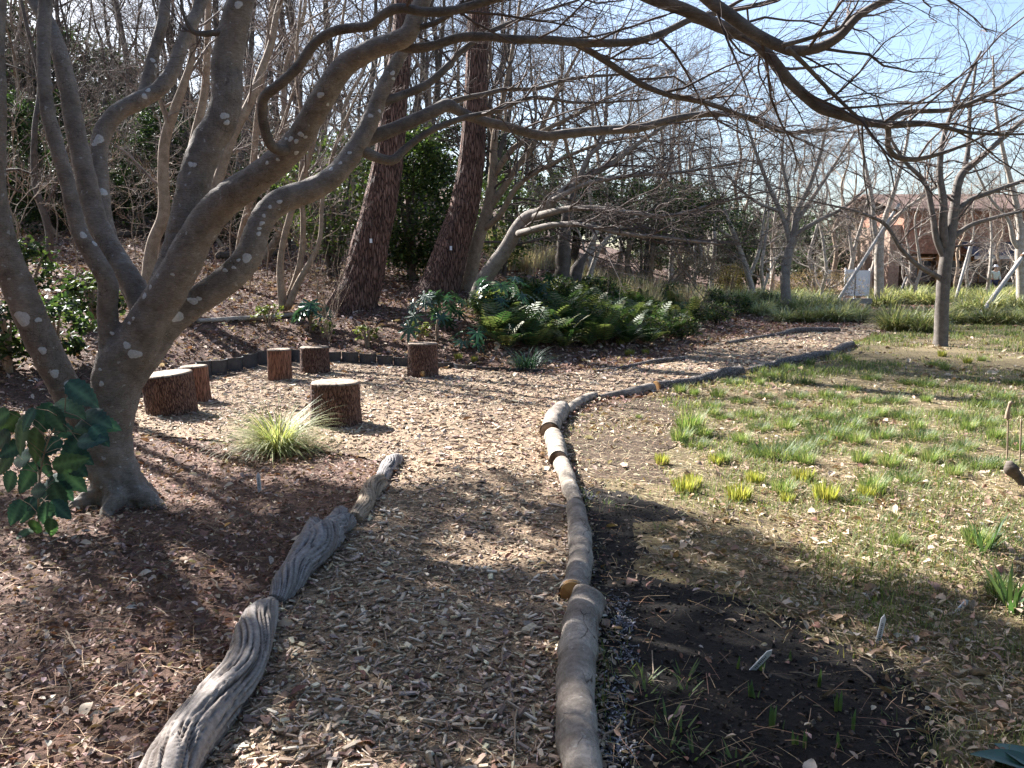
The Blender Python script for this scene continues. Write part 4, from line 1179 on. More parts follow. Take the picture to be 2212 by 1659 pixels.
# lawn tufts and cropped yellow tufts, set out where the photo shows them
GTU = 'green grass tufts in the lawn'
t1 = tuft('grass_tuft', 'fresh green grass tuft growing out of the leaf-strewn lawn', 'grass', GTU, 260, (.10, .24), (.004, .007), (.0, .5), (.2, 1.2), [(.09, .15, .04), (.14, .20, .06), (.22, .26, .10), (.30, .30, .15)], .09, 4)
t2 = tuft('grass_tuft', 'low dense dark green tuft spreading in the lawn', 'grass', GTU, 420, (.07, .15), (.003, .006), (.1, .9), (.3, 1.2), [(.05, .09, .03), (.08, .125, .04), (.13, .165, .06), (.20, .20, .09)], .14, 4)
t3 = tuft('cropped_tuft', 'yellow-green cropped grass tuft among dry leaves', 'grass', 'cropped yellow tufts in the lawn', 150, (.06, .12), (.005, .009), (.0, .45), (.0, .25), [(.28, .27, .06), (.36, .33, .10), (.22, .24, .06)], .055, 4)
fst = {id(t1): True, id(t2): True, id(t3): True}
def placet(pr, u, v_, s_):
    g = gpt(u, v_)
    if fst[id(pr)]:
        pr.location = [float(q) for q in g]; pr.scale = (s_,) * 3; fst[id(pr)] = False
    else:
        dup(pr, g, rng.uniform(0, 6.28), s_)
for u, v_, s_ in [(1490, 935, 1.25), (1470, 955, .8), (1520, 945, .7), (1690, 1070, .7), (1885, 1065, .8), (1920, 1010, .8), (1550, 860, .8), (1470, 850, .7), (1500, 855, .6), (1860, 1000, .7), (1940, 1180, .5), (2110, 1180, .7), (2160, 1290, .6), (1850, 960, .7), (1960, 985, .6), (1380, 905, .3),
              (1640, 832, .6), (1700, 800, .7), (1750, 790, .7), (1830, 780, .7), (2040, 800, .7), (2120, 780, .6), (1780, 860, .6), (2000, 870, .6), (1560, 1000, .6), (1600, 960, .7), (1740, 1005, .7), (2010, 1000, .7), (2060, 1030, .6), (1980, 930, .7), (2090, 930, .7), (1900, 900, .7), (1840, 880, .6), (2150, 950, .7), (1700, 930, .7), (1540, 900, .6)]:
    placet(t1, u, v_, s_)
for u, v_, s_ in [(1680, 990, 1.3), (1640, 985, .9), (1720, 975, 1.0), (1790, 945, 1.2), (1830, 925, 1.1), (1760, 960, .9), (1900, 945, 1.0), (1620, 900, .8), (1690, 880, .9), (1800, 860, .9), (1880, 870, .9), (2050, 900, .9), (2130, 880, .9), (1740, 830, .9), (1880, 820, .9), (1960, 830, .9), (1650, 860, .7), (2160, 1010, .8), (2080, 970, .8), (1500, 965, .8), (2020, 790, .9), (2190, 830, .9), (1600, 870, .8), (1560, 905, .7), (1850, 1090, .6), (1950, 1040, .8), (1580, 830, .9), (1660, 815, .9), (1720, 860, .9), (1830, 845, 1.0), (1930, 870, 1.0), (2000, 835, 1.0), (2080, 845, 1.0), (2160, 860, 1.0), (2200, 900, 1.0), (1990, 950, 1.0), (2040, 985, .9), (2110, 1010, .9), (1780, 905, 1.0), (1720, 915, .9), (1860, 905, 1.0), (1950, 905, 1.0), (1540, 880, .8), (2120, 920, 1.0), (2200, 970, .9), (1640, 930, .8)]:
    placet(t2, u, v_, s_)
for u, v_, s_ in [(1478, 1065, 1.2), (1595, 1082, 1.25), (1630, 1045, 1.0), (1785, 1083, 1.3), (1735, 1040, 1.1), (1430, 1003, .9), (1547, 1003, .9), (1500, 1050, .9), (1870, 1075, .9), (2035, 770, 1.2), (2090, 785, 1.1), (1340, 745, 1.2), (1360, 768, 1.2), (1395, 765, 1.0), (990, 775, 1.0), (1025, 780, .9), (1700, 1085, .7)]:
    placet(t3, u, v_, s_)

# grass growing in the lawn between the tufts
def polar(n_, r0, r1, p=1.3, half=.80):
    uu = rng.random(n_)
    e = 2 - p
    r = (r0 ** e + uu * (r1 ** e - r0 ** e)) ** (1 / e)
    a = rng.uniform(-half, half, n_)
    return np.sin(a) * r, np.cos(a) * r
x, y = polar(560000, 1.6, 34, 1.2)
jx, jy = rng.normal(0, .10, len(x)), rng.normal(0, .10, len(x))
k = inpoly(x, y, lawnpoly) & ~inpoly(x + jx, y + jy, bedpoly) & ~(inpoly(x, y, ubedpoly) & (rng.random(len(x)) < .93))
x, y = x[k], y[k]
dens = vnoise(np.stack([x * 1.1, y * 1.1, 0 * x], -1), 5) * .6 + vnoise(np.stack([x * 3, y * 3, 0 * x], -1), 6) * .5
k = rng.random(len(x)) < np.clip(.52 + dens * 1.3, .03, 1)
x, y = x[k], y[k]
n_ = len(x)
z = gz(x, y)
hsc = np.clip(.65 + 1.1 * dens[k], .3, 2.2) * np.clip(y / 9, .8, 1.7)
green = np.clip(.5 + 1.2 * dens[k], 0, 1)
v, f, c = blades(np.stack([x, y, z], -1), rng.uniform(0, 6.28, n_), rng.uniform(.035, .095, n_) * hsc, rng.uniform(.003, .006, n_) * np.clip(y / 6, .8, 2.5), rng.uniform(0, .9, n_), rng.uniform(.1, 1.2, n_),
                 np.where((rng.random(n_) < green)[:, None], pick([(.08, .115, .035), (.13, .165, .05), (.20, .225, .08)], n_, .3), pick([(.26, .25, .10), (.34, .30, .15), (.42, .36, .22), (.20, .19, .08)], n_, .3)), 3)
tag(MB().add(v, [f], c).obj('lawn_grass', M['blade'], lawn), 'short sparse winter grass of the lawn', None, None, 'stuff')

# ------------------------------------------------------------------ ferns, fatsia, dwarf shrubs on the bank
def fernproto(label, group, nf, L, cols):
    o = thing('fern', label, 'fern', (0, 0, 0), group)
    for q in range(nf):
        m_ = MB()
        az = q * 6.283 / nf + rng.uniform(-.3, .3); ln = L * rng.uniform(.7, 1.1)
        K = 13
        th = rng.uniform(.1, .6) + np.linspace(0, rng.uniform(.6, 1.3), K)
        st = ln / (K - 1)
        hx = np.r_[0, np.cumsum(np.sin(th[:-1]) * st)]; hz = np.r_[0, np.cumsum(np.cos(th[:-1]) * st)]
        d = np.array([math.cos(az), math.sin(az), 0]); sd = np.array([-math.sin(az), math.cos(az), 0])
        ctr = d[None] * hx[:, None] + np.array([0, 0, 1.])[None] * hz[:, None]
        col = pick(cols, 1, .2)[0]
        v, f = tubes(ctr, np.full(K, .004), 3); m_.add(v, [f], np.array([.12, .09, .04]))
        for s_ in (-1, 1):
            i_ = np.arange(3, K)
            w = .24 * L * np.sin(np.clip((i_ - 1) / (K - 1), 0, 1) * math.pi) ** .7 + .02
            t_ = nrm(np.gradient(ctr, axis=0))[i_]
            tip = ctr[i_] + s_ * sd[None] * w[:, None] + t_ * (w * .35)[:, None] + [0, 0, -.01]
            b0 = ctr[i_] - t_ * st * .28; b1 = ctr[i_] + t_ * st * .28
            mid = (ctr[i_] + tip) / 2
            V = np.stack([b0, mid - t_ * st * .33, tip, mid + t_ * st * .33, b1], 1).reshape(-1, 3)
            F = np.arange(len(i_))[:, None] * 5 + np.array([[0, 1, 2, 3, 4]])
            m_.add(V, [F], col * rng.uniform(.85, 1.15))
        m_.obj('frond', M['blade'], o)
    return o
FC = [(.03, .06, .024), (.05, .085, .032), (.085, .125, .045), (.14, .17, .065), (.22, .21, .10)]
GF = 'ferns covering the bank beside the path'
LF = 'green arching fern in the fern bed on the bank'
fp = [fernproto(LF, GF, 13, .58, FC), fernproto('small fern with some yellowed fronds on the bank', GF, 12, .5, FC + [(.20, .17, .07)])]
fspots = []
for v_, lo, hi, stp in ((752, 1100, 1400, 42), (738, 1060, 1450, 34), (722, 1080, 1480, 34), (706, 1060, 1490, 32), (690, 1070, 1490, 30), (675, 1090, 1490, 28), (660, 1110, 1480, 28), (648, 1180, 1480, 28)):
    for u in np.arange(lo, hi, stp):
        fspots.append((u + rng.uniform(-12, 12), v_ + rng.uniform(-6, 6)))
ff = [True, True]
for u, v_ in fspots:
    k = int(rng.integers(2)); g = gpt(u, v_)
    if ff[k]: fp[k].location = [float(q) for q in g]; ff[k] = False
    else: dup(fp[k], g, rng.uniform(0, 6.28), rng.uniform(.8, 1.35), tilt=(rng.normal(0, .12), rng.normal(0, .12)))
# leafy undershrubs mixed into the fern bed and at the lawn edge of it
us = bushproto('under_shrub', 'low leafy undershrub among the ferns', 'shrub', 'low undershrubs among the ferns', .45, .32, 110, 14, .085, YG + DG + [(.14, .17, .06), (.22, .22, .10), (.24, .20, .12)], .05, 4, 'bark_dark', .14)
first_ = True
for u, v_, s_ in [(1130, 668, 1.0), (1200, 660, 1.0), (1290, 655, 1.1), (1370, 652, 1.1), (1450, 662, 1.1), (1530, 676, 1.1), (1590, 684, 1.0), (1500, 704, .9), (1430, 704, .8), (1550, 702, .9), (1190, 704, .8), (1300, 722, .8), (1410, 737, .75), (1470, 735, .75), (1060, 694, .9), (1650, 672, 1.0), (1690, 668, .9)]:
    g = gpt(u, v_)
    if first_: us.location = [float(q) for q in g]; us.scale = (s_,) * 3; first_ = False
    else: dup(us, g, rng.uniform(0, 6.28), s_)

def palmleaf(sz):
    pts = [np.zeros(3)]
    lob = 8
    for q in range(lob):
        a = -2.3 + 4.6 * q / (lob - 1)
        L_ = sz * (1 - .25 * abs(a) / 2.3)
        for da, lf in ((-.20, .45), (-.13, .8), (0, 1.0), (.13, .8)):
            pts.append(np.array([math.cos(a + da) * L_ * lf, math.sin(a + da) * L_ * lf, -.18 * L_ * lf ** 2]))
        pts.append(np.array([math.cos(a + .29) * L_ * .38, math.sin(a + .29) * L_ * .38, -.02 * sz]))
    v = np.array(pts); n_ = len(v)
    f = np.array([[0, q, q + 1] for q in range(1, n_ - 1)])
    return v, f
def fatsia(u, v_, H_, nl, label, spread):
    g = gpt(u, v_)
    o = thing('fatsia_shrub', label, 'shrub', g)
    m_ = MB(); tubemesh(m_, np.array([[*g, .03], [*(g + [0, 0, H_ * .3]), .025], [*(g + [.05, 0, H_ * .55]), .018]]), 12, 7); m_.obj('stem', M['bark_tan'], o)
    for q in range(nl):
        az = rng.uniform(0, 6.28); el = rng.uniform(-.2, 1.1); ln = spread * rng.uniform(.6, 1.05)
        b = g + [0, 0, H_ * rng.uniform(.3, .6)]
        tip = b + np.array([math.cos(az) * math.cos(el) * ln, math.sin(az) * math.cos(el) * ln, math.sin(el) * ln * .9])
        sz = rng.uniform(.17, .27)
        v, f = palmleaf(sz)
        pit = rng.uniform(.3, 1.1)
        vv, fs, cc = scatter(v, [f], tip[None], np.array([az]), np.array([pit]), rng.normal(0, .25, 1), np.ones(1), pick([(.022, .06, .045), (.03, .075, .05), (.045, .09, .05)], 1))
        m_ = MB().add(vv, fs, cc)
        sv, sf = tubes(np.array([b, (b + tip) / 2 + [0, 0, .04], tip]), np.array([.006, .005, .004]), 4); m_.add(sv, [sf], np.array([.08, .12, .05]))
        m_.obj('leaf', M['leaf'], o, smooth=False)
fatsia(945, 738, .95, 24, 'blue-green fatsia shrub drooping over the knotted log stool', .55)
fatsia(1085, 700, .95, 22, 'blue-green fatsia shrub at the edge of the fern bed', .55)
fatsia(672, 718, .75, 12, 'narrow young fatsia beside the fallen pale branch', .3)
fatsia(1010, 752, .4, 6, 'small low fatsia shoot at the foot of the drooping fatsia', .28)
fatsia(1175, 678, .8, 14, 'dark fatsia shrub half hidden by ferns', .5)
# yellow-green seedlings on the bank
for u, v_, s_, lb in [(795, 748, .5, 'small yellow-green bamboo-leaved seedling behind the stools'), (700, 730, .45, 'pale yellow-green seedling beside the young fatsia'), (580, 705, .5, 'thin yellow-green seedling near the fallen pale branch'), (905, 735, .45, 'bright seedling under the drooping fatsia')]:
    o = bushproto('seedling', lb, 'plant', None, .3, .25, 26, 8, .11, [(.14, .17, .05), (.20, .21, .07)], .02, 4, 'bark_tan', .08); o.location = [float(q) for q in gpt(u, v_)]; o.scale = (s_ * 1.6,) * 3
# leafy evergreen shrub on the left behind the stems
for u, v_, rx, rz, lb in [(120, 792, .5, .42, 'sunlit broadleaf shrub seen between the stems of the lichen-spotted tree'), (20, 800, .5, .4, 'broadleaf shrub behind the outermost stem'), (210, 700, .5, .4, 'small bright shrub on the bank behind the stems'), (60, 640, .6, .45, 'leafy shrub on the bank under the wood')]:
    o = bushproto('broadleaf_shrub', lb, 'shrub', None, rx, rz, 90, 9, .12, YG + DG + DG, .05, 5, 'bark_tan', .16); o.location = [float(q) for q in gpt(u, v_)]
# dry stalks on the bank
o = thing('dry_stalk', 'bare reddish upright shoots in front of the thick pine', 'plant', gpt(712, 742))
m_ = MB(); b = np.array(o.location)
st = np.array([np.linspace(b, b + [rng.uniform(-.35, .5), rng.uniform(-.3, .3), rng.uniform(.9, 1.7)], 6) + np.r_[[np.zeros(3)], rng.normal(0, .03, (5, 3))] for _ in range(9)])
put(m_, [(st, np.full((9, 6), .006) * np.linspace(1, .4, 6), 5)] + branchset(st, np.full((9, 6), .006), [dict(n=4, t0=.3, t1=.95, L=(.2, .4), ang=(35, 10), K=4, rf=.6, up=.1, wig=.08, sides=3, rmin=.003)]))
m_.obj('shoots', M['bark_tan'], o)
o = thing('fallen_branch', 'pale fallen branch lying on the leafy bank', 'branch', gpt(555, 692))
m_ = MB(); fb_ = np.array([[*(gpt(u, v_) + [0, 0, .04]), r_] for u, v_, r_ in [(425, 698, .035), (500, 694, .045), (570, 690, .045), (630, 684, .04), (682, 678, .025)]]); tubemesh(m_, fb_, 40, 10, .1, 8, 2); m_.obj('wood', M['bark_pale'], o)

# ------------------------------------------------------------------ log stools
def stool(u, v_, w, h, label, bark='stump', top='cut_pale', tiltx=0, tilty=0, wb=1.05, knot=None, split=False, seed=0, taper=0.0):
    g = gpt(u, v_)
    sc_ = camdepth(g) / FPX
    r = w * sc_ / 2; hh = h * sc_
    o = thing('log_stool', label, 'stool', g, 'log stools around the clearing')
    o.rotation_euler = (tiltx, tilty, rng.uniform(0, .01))
    nr, sd = 34, 90
    a = np.arange(sd) * 2 * math.pi / sd
    z_ = np.linspace(-.05, hh, nr)
    A, Z = np.meshgrid(a, z_)
    cyl = np.stack([np.cos(A) * 9, np.sin(A) * 9, Z * 11], -1)
    n1 = np.abs(vnoise(cyl, 50 + seed)); n2 = np.abs(vnoise(cyl * 2.1, 60 + seed))
    rel = np.minimum(n1 * 2.5, 1) * .6 + np.minimum(n2 * 2.5, 1) * .4 - .8
    shp = 1 + .03 * np.cos(2 * A + seed) + .025 * np.cos(3 * A + seed * 2) + .02 * vnoise(cyl * .2, 70 + seed)
    amp = .05 if bark == 'stump' else .018
    R_ = r * shp * (1 + amp * rel) * (1 + (wb - 1) * (1 - Z / hh) ** 2 + taper * Z / hh)
    V = np.stack([R_ * np.cos(A), R_ * np.sin(A), Z], -1)
    V[-1, :, 2] -= .012
    org = np.array(o.location)
    idx = np.arange(nr * sd).reshape(nr, sd); nx = np.roll(idx, -1, 1)
    F = np.stack([idx[:-1], nx[:-1], nx[1:], idx[1:]], -1).reshape(-1, 4)
    me = MB().add(V.reshape(-1, 3), [F]).mesh('bark', None, True, M[bark]); link('bark', me, o)
    rt = R_[-1] * .985
    ring = [np.array([[0, 0, hh + .003]])]
    for q in (.4, .75, .97, 1.0):
        ring.append(np.stack([np.cos(a) * rt * q, np.sin(a) * rt * q, np.full(sd, hh + (.003 if q < .98 else -.012))], -1))
    V = np.concatenate(ring)
    fs = [np.array([[0, 1 + q, 1 + (q + 1) % sd] for q in range(sd)])]
    for k in range(3):
        b0 = 1 + k * sd; qq = np.arange(sd); q2 = (qq + 1) % sd
        fs.append(np.stack([b0 + qq, b0 + sd + qq, b0 + sd + q2, b0 + q2], -1))
    me = MB().add(V, fs).mesh('cut_top', None, True, M[top]); tp = link('cut_top', me, o)
    if knot:
        ka, kz, kr = knot
        n_ = np.array([math.cos(ka), math.sin(ka), 0]); t_ = np.array([-math.sin(ka), math.cos(ka), 0])
        c0 = n_ * r * 1.06 * (1 + (wb - 1)); c0[2] = kz
        aa = np.arange(20) * 2 * math.pi / 20
        V = np.concatenate([[c0 + n_ * .012], c0 + np.outer(np.cos(aa), t_) * kr + np.outer(np.sin(aa), [0, 0, 1.2]) * kr, c0 - n_ * .06 + np.outer(np.cos(aa), t_) * kr * 1.15 + np.outer(np.sin(aa), [0, 0, 1.2]) * kr * 1.15])
        f3 = np.array([[0, 1 + q, 1 + (q + 1) % 20] for q in range(20)]); f4 = np.array([[1 + q, 21 + q, 21 + (q + 1) % 20, 1 + (q + 1) % 20] for q in range(20)])
        link('knot', MB().add(V, [f3, f4]).mesh('knot', None, True, M['cut_orange']), o)
    return o
stool(727, 916, 104, 92, 'broad rough-barked log stool with pale top behind the arching sedge', seed=1, wb=1.08)
stool(372, 893, 108, 88, 'broad dark log stool with a slanting top beside the lichen-spotted tree', seed=2, tilty=-.08, wb=1.0, taper=.02, tiltx=.03)
stool(425, 868, 58, 78, 'narrow reddish log stool behind the slanting broad one', 'stump_red', seed=3, wb=1.1, tilty=-.04)
stool(606, 822, 50, 68, 'narrow smooth reddish log stool before the black edging', 'stump_red', seed=4, wb=1.04)
stool(681, 806, 60, 57, 'short rough log stool with a bright cut top by the black edging', seed=5, wb=1.06)
stool(913, 814, 62, 73, 'knotted rough log stool standing below the fatsia', seed=6, wb=1.08, knot=(-1.45, .07, .032))

# ------------------------------------------------------------------ black edging round the clearing
ed = thing('garden_edging', 'scalloped black plastic edging along the foot of the leafy bank', 'edging', gpt(700, 778))
eline = [(285, 868), (318, 848), (352, 838), (388, 829), (424, 818), (456, 810), (490, 801), (524, 793), (556, 786), (590, 781), (624, 778), (660, 777), (700, 777), (738, 779), (776, 781), (814, 784), (850, 787), (886, 790), (930, 793), (980, 796), (1030, 799), (1080, 801), (1130, 803), (1180, 805)]
pp = np.array([gpt(u, v_) for u, v_ in eline])
hts = np.interp(np.arange(len(pp)), [0, 6, 12, 17, 20, 23], [.26, .20, .15, .11, .07, .05])
for q in range(len(pp) - 1):
    a_, b_ = pp[q], pp[q + 1]
    dv = b_ - a_; L_ = np.linalg.norm(dv[:2]); t_ = dv / L_; nn = np.array([-t_[1], t_[0], 0])
    if nn[1] > 0: nn = -nn
    bulge = .28 * L_
    ss = np.linspace(.03, .97, 9)
    cx = a_[None] + dv[None] * ss[:, None] + nn[None] * (bulge * np.sin(ss * math.pi))[:, None]
    h_ = hts[q] * rng.uniform(.9, 1.1)
    th_ = .012
    prof = [(0, -.06), (0, h_ - .012), (.008, h_ - .012), (.010, h_), (-th_, h_), (-th_, -.06)]
    V = []
    for k in range(9):
        for (o_, z_) in prof:
            V.append([cx[k, 0] + nn[0] * o_, cx[k, 1] + nn[1] * o_, float(gz(cx[k, 0], min(cx[k, 1], pp[q, 1]))) * 0 + pp[q, 2] + z_])
    V = np.array(V); n_ = len(prof)
    F = [[k * n_ + w, (k + 1) * n_ + w, (k + 1) * n_ + w + 1, k * n_ + w + 1] for k in range(8) for w in range(n_ - 1)]
    MB().add(V, [np.array(F)]).obj('edging_segment', M['black_plastic'], ed, smooth=False)

# ------------------------------------------------------------------ border logs
GB = 'logs edging the chip path'
DRIFT = []
def drift(rows_):
    q = spline(rows_, 60)
    L_ = np.linalg.norm(np.diff(q[:, :3], axis=0), axis=1).sum()
    n_ = int(220 * L_)
    k = rng.integers(0, 59, n_); t = nrm(q[k + 1, :3] - q[k, :3]); sd = np.stack([-t[:, 1], t[:, 0], 0 * k], -1) * rng.choice([-1, 1], n_)[:, None]
    off = rng.exponential(.35, n_)
    p = q[k, :3] + sd * (q[k, 3] * (.85 + off))[:, None] + t * rng.normal(0, .02, (n_, 1))
    p[:, 2] = gz(p[:, 0], p[:, 1]) + .012 + q[k, 3] * np.maximum(0, .55 - off) * rng.random(n_)
    DRIFT.append(p)
def borderlog(pl, label, bark='log', ends=('cut_pale', 'cut_pale'), sink=.33, sides=44, nz=.12, ns=8, cracks=False, group=GB, oblique=0.0):
    """(u, v of the axis on the ground, width px)"""
    R_ = []
    for u, v_, w in pl:
        g = gpt(u, v_); r = w / 2 * camdepth(g) / FPX
        R_.append([g[0], g[1], g[2] + r * (1 - sink), r])
    R_ = np.array(R_)
    o = thing('border_log', label, 'log', [*R_[len(R_) // 2, :2], float(gz(*R_[len(R_) // 2, :2]))], group)
    drift(R_)
    n_ = max(30, len(pl) * 12)
    m_ = MB(); tubemesh(m_, R_, n_, sides, nz, ns, int(abs(R_[0, 0] * 100)) % 50, cap=False)
    ax_ = nrm(R_[-1, :3] - R_[-2, :3])
    if oblique:
        vv_ = m_.v[0]; L0 = R_[-1, :3]
        al = (vv_ - L0) @ ax_
        wgt = np.clip(1 + al / (R_[-1, 3] * 3), 0, 1)
        hgt = (vv_[:, 2] - L0[2]) * .8 + (vv_[:, 0] - L0[0]) * .6
        m_.v[0] = vv_ - np.outer(wgt * (hgt + R_[-1, 3]) * oblique, ax_)
    m_.obj('bark', M[bark], o)
    q = spline(R_, n_)
    for e, mt in ((0, ends[0]), (-1, ends[1])):
        if mt is None: continue
        d = q[0, :3] - q[2, :3] if e == 0 else q[-1, :3] - q[-3, :3]
        d = nrm(d); c0 = q[e, :3]; r0 = q[e, 3]
        a1 = nrm(np.cross(d, [0, 0, 1.])); a2 = np.cross(d, a1)
        aa = np.arange(24) * 2 * math.pi / 24
        V = np.concatenate([[c0 + d * .006], c0 + d * .005 + (np.outer(np.cos(aa), a1) + np.outer(np.sin(aa), a2)) * r0 * .88, c0 - d * .012 + (np.outer(np.cos(aa), a1) + np.outer(np.sin(aa), a2)) * r0 * 1.0])
        f3 = np.array([[0, 1 + k, 1 + (k + 1) % 24] for k in range(24)]); f4 = np.array([[1 + k, 25 + k, 25 + (k + 1) % 24, 1 + (k + 1) % 24] for k in range(24)])
        if oblique and e == -1:
            hgt = (V[:, 2] - c0[2]) * .8 + (V[:, 0] - c0[0]) * .6
            V = V - np.outer((hgt + r0) * oblique, ax_)
        me = MB().add(V - np.array(o.location), [f3, f4]).mesh('cut_end', None, False, M[mt]); link('cut_end', me, o)
    return o
borderlog([(1300, 1900, 100), (1275, 1780, 96), (1252, 1650, 92), (1244, 1560, 88), (1244, 1480, 88), (1250, 1400, 82), (1262, 1340, 76), (1278, 1300, 74)], 'thick smooth cracked log nearest the open soil and labels', oblique=.9)
borderlog([(1236, 1300, 58), (1248, 1265, 57), (1254, 1210, 54), (1250, 1160, 48), (1242, 1108, 40)], 'smooth curved log with a sawn brown end beside the dark soil', ends=('cut_orange', None))
borderlog([(1246, 1098, 32), (1234, 1075, 35), (1224, 1040, 36), (1213, 1014, 36)], 'half-buried mottled log between the curved log and the pale one', 'log_tan', ('cut_pale', 'cut_pale'), .4)
borderlog([(1206, 1006, 40), (1203, 985, 41), (1197, 966, 40), (1193, 955, 39)], 'short pale sunlit log in the bend of the path', 'log_tan')
borderlog([(1187, 947, 43), (1193, 928, 42), (1204, 908, 40), (1213, 897, 38)], 'short thick grey log in the bend of the path')
borderlog([(1222, 897, 22), (1240, 884, 23), (1262, 870, 21), (1284, 860, 18)], 'slim sunlit log after the bend of the path', 'log_tan')
borderlog([(1296, 862, 11), (1330, 858, 17), (1370, 853, 22), (1408, 846, 23)], 'grey log ending against the bright sawn face', ends=(None, 'cut_pale'))
borderlog([(1416, 843, 25), (1450, 838, 22), (1490, 832, 20), (1520, 826, 23), (1560, 818, 27), (1598, 810, 25)], 'dark rough log with a bright orange sawn end', 'log_rough', ('cut_orange', None))
borderlog([(1612, 808, 15), (1660, 797, 18), (1720, 785, 21), (1770, 775, 21), (1804, 769, 15)], 'long dark rough log beside the lawn grass', 'log_rough')
borderlog([(1800, 766, 16), (1820, 757, 18), (1840, 748, 14)], 'short dark log at the far turn of the path', 'log_rough')
borderlog([(1285, 806, 8), (1350, 797, 9), (1410, 787, 13), (1475, 779, 12)], 'thin grey log along the fern bed', 'log_rough')
borderlog([(1570, 745, 9), (1630, 734, 9), (1690, 725, 11), (1720, 720, 15), (1770, 718, 14), (1812, 717, 12)], 'thin grey log edging the far side of the path by the sedges', 'log_rough')

# weathered driftwood-like logs on the other border
def driftlog(pl, label, sink=.3, fl=9, seed=0, spur=None, c_hi=(.34, .30, .27), c_lo=(.12, .08, .06), amp=.16):
    R_ = []
    for u, v_, w in pl:
        g = gpt(u, v_); r = w / 2 * camdepth(g) / FPX
        R_.append([g[0], g[1], g[2] + r * (1 - sink), r])
    R_ = np.array(R_)
    o = thing('weathered_log', label, 'log', [*R_[len(R_) // 2, :2], float(gz(*R_[len(R_) // 2, :2]))], GB)
    drift(R_)
    nr, sd = 220, 110
    def build(rows_, nr_, name):
        q = spline(rows_, nr_)
        v, fs = tubes(q[:, :3], q[:, 3], sd, cap=True)
        m_ = nr_ * sd
        ctr = np.repeat(q[:, :3], sd, 0); w = v[:m_] - ctr
        A = np.tile(np.arange(sd) * 2 * math.pi / sd, nr_); T = np.repeat(np.linspace(0, 1, nr_), sd)
        tw_ = A + T * 1.6 + .35 * np.sin(T * 9 + seed)
        cyl = np.stack([np.cos(tw_) * 3.0, np.sin(tw_) * 3.0, T * 3.0], -1)
        g1 = np.abs(vnoise(cyl * 1.5, 80 + seed)) * 2; g2_ = np.abs(vnoise(cyl * np.array([3.4, 3.4, 2.0]), 90 + seed)) * 2
        gro = np.clip(g1, 0, 1) * .65 + np.clip(g2_, 0, 1) * .35
        endt = np.minimum(T, 1 - T)
        k = 1 + amp * 1.25 * (np.clip(gro / .5, 0, 1) - .7) + .06 * np.abs(vnoise(cyl * np.array([6, 6, 4.]), 55)) + .16 * vnoise(cyl * .45, 99 + seed) - .12 * np.exp(-endt / .02) * vnoise(cyl * 3, 7)
        v[:m_] = ctr + w * k[:, None]
        q_ = np.clip((gro - .10) / .32, 0, 1)[:, None]; q_ = q_ * q_ * (3 - 2 * q_)
        pale = .75 + .35 * vnoise(cyl * np.array([2, 2, .8]), 66)[:, None]
        c = np.asarray(c_lo) * .6 * (1 - q_) + (np.asarray(c_hi) * pale + np.array([.05, .02, .0]) * (1 - pale)) * q_
        c = np.concatenate([c, np.tile(c_lo, (len(v) - m_, 1))])
        MB().add(v, fs, c).obj(name, M['weathered'], o)
    build(R_, nr, 'wood')
    for sp_ in (spur or []):
        S_ = []
        for u, v_, w, lift in sp_:
            g = gpt(u, v_); r = w / 2 * camdepth(g) / FPX
            S_.append([g[0], g[1], g[2] + r * (1 - sink) + lift, r])
        build(np.array(S_), 60, 'broken_spur')
    return o
driftlog([(330, 1760, 118), (395, 1655, 108), (470, 1555, 100), (518, 1490, 88), (543, 1430, 82), (556, 1385, 78), (570, 1350, 64), (580, 1328, 44), (590, 1310, 26)], 'long grey-and-brown grooved weathered log beside the reddish litter', amp=.22)
driftlog([(596, 1312, 34), (618, 1284, 54), (652, 1240, 62), (688, 1200, 74), (712, 1176, 62)], 'forked grey weathered log with broken ends', seed=5, spur=[[(660, 1215, 44, 0), (672, 1180, 40, .01), (680, 1152, 34, .02)], [(700, 1190, 60, 0), (730, 1158, 46, .02), (758, 1146, 30, .03)], [(715, 1170, 44, 0), (726, 1148, 34, .03), (738, 1128, 26, .04)]], c_hi=(.27, .255, .25), c_lo=(.09, .075, .07))
driftlog([(765, 1135, 34), (785, 1105, 36), (798, 1080, 36), (812, 1060, 38), (822, 1050, 30)], 'small ringed tan log before the arching sedge', .4, seed=8, c_hi=(.36, .28, .20), c_lo=(.13, .085, .06), amp=.16)
driftlog([(815, 1052, 26), (832, 1030, 30), (848, 1008, 34), (862, 996, 20)], 'small split grey log end lying in the chips', .4, seed=12, c_hi=(.27, .255, .25), c_lo=(.08, .07, .065))

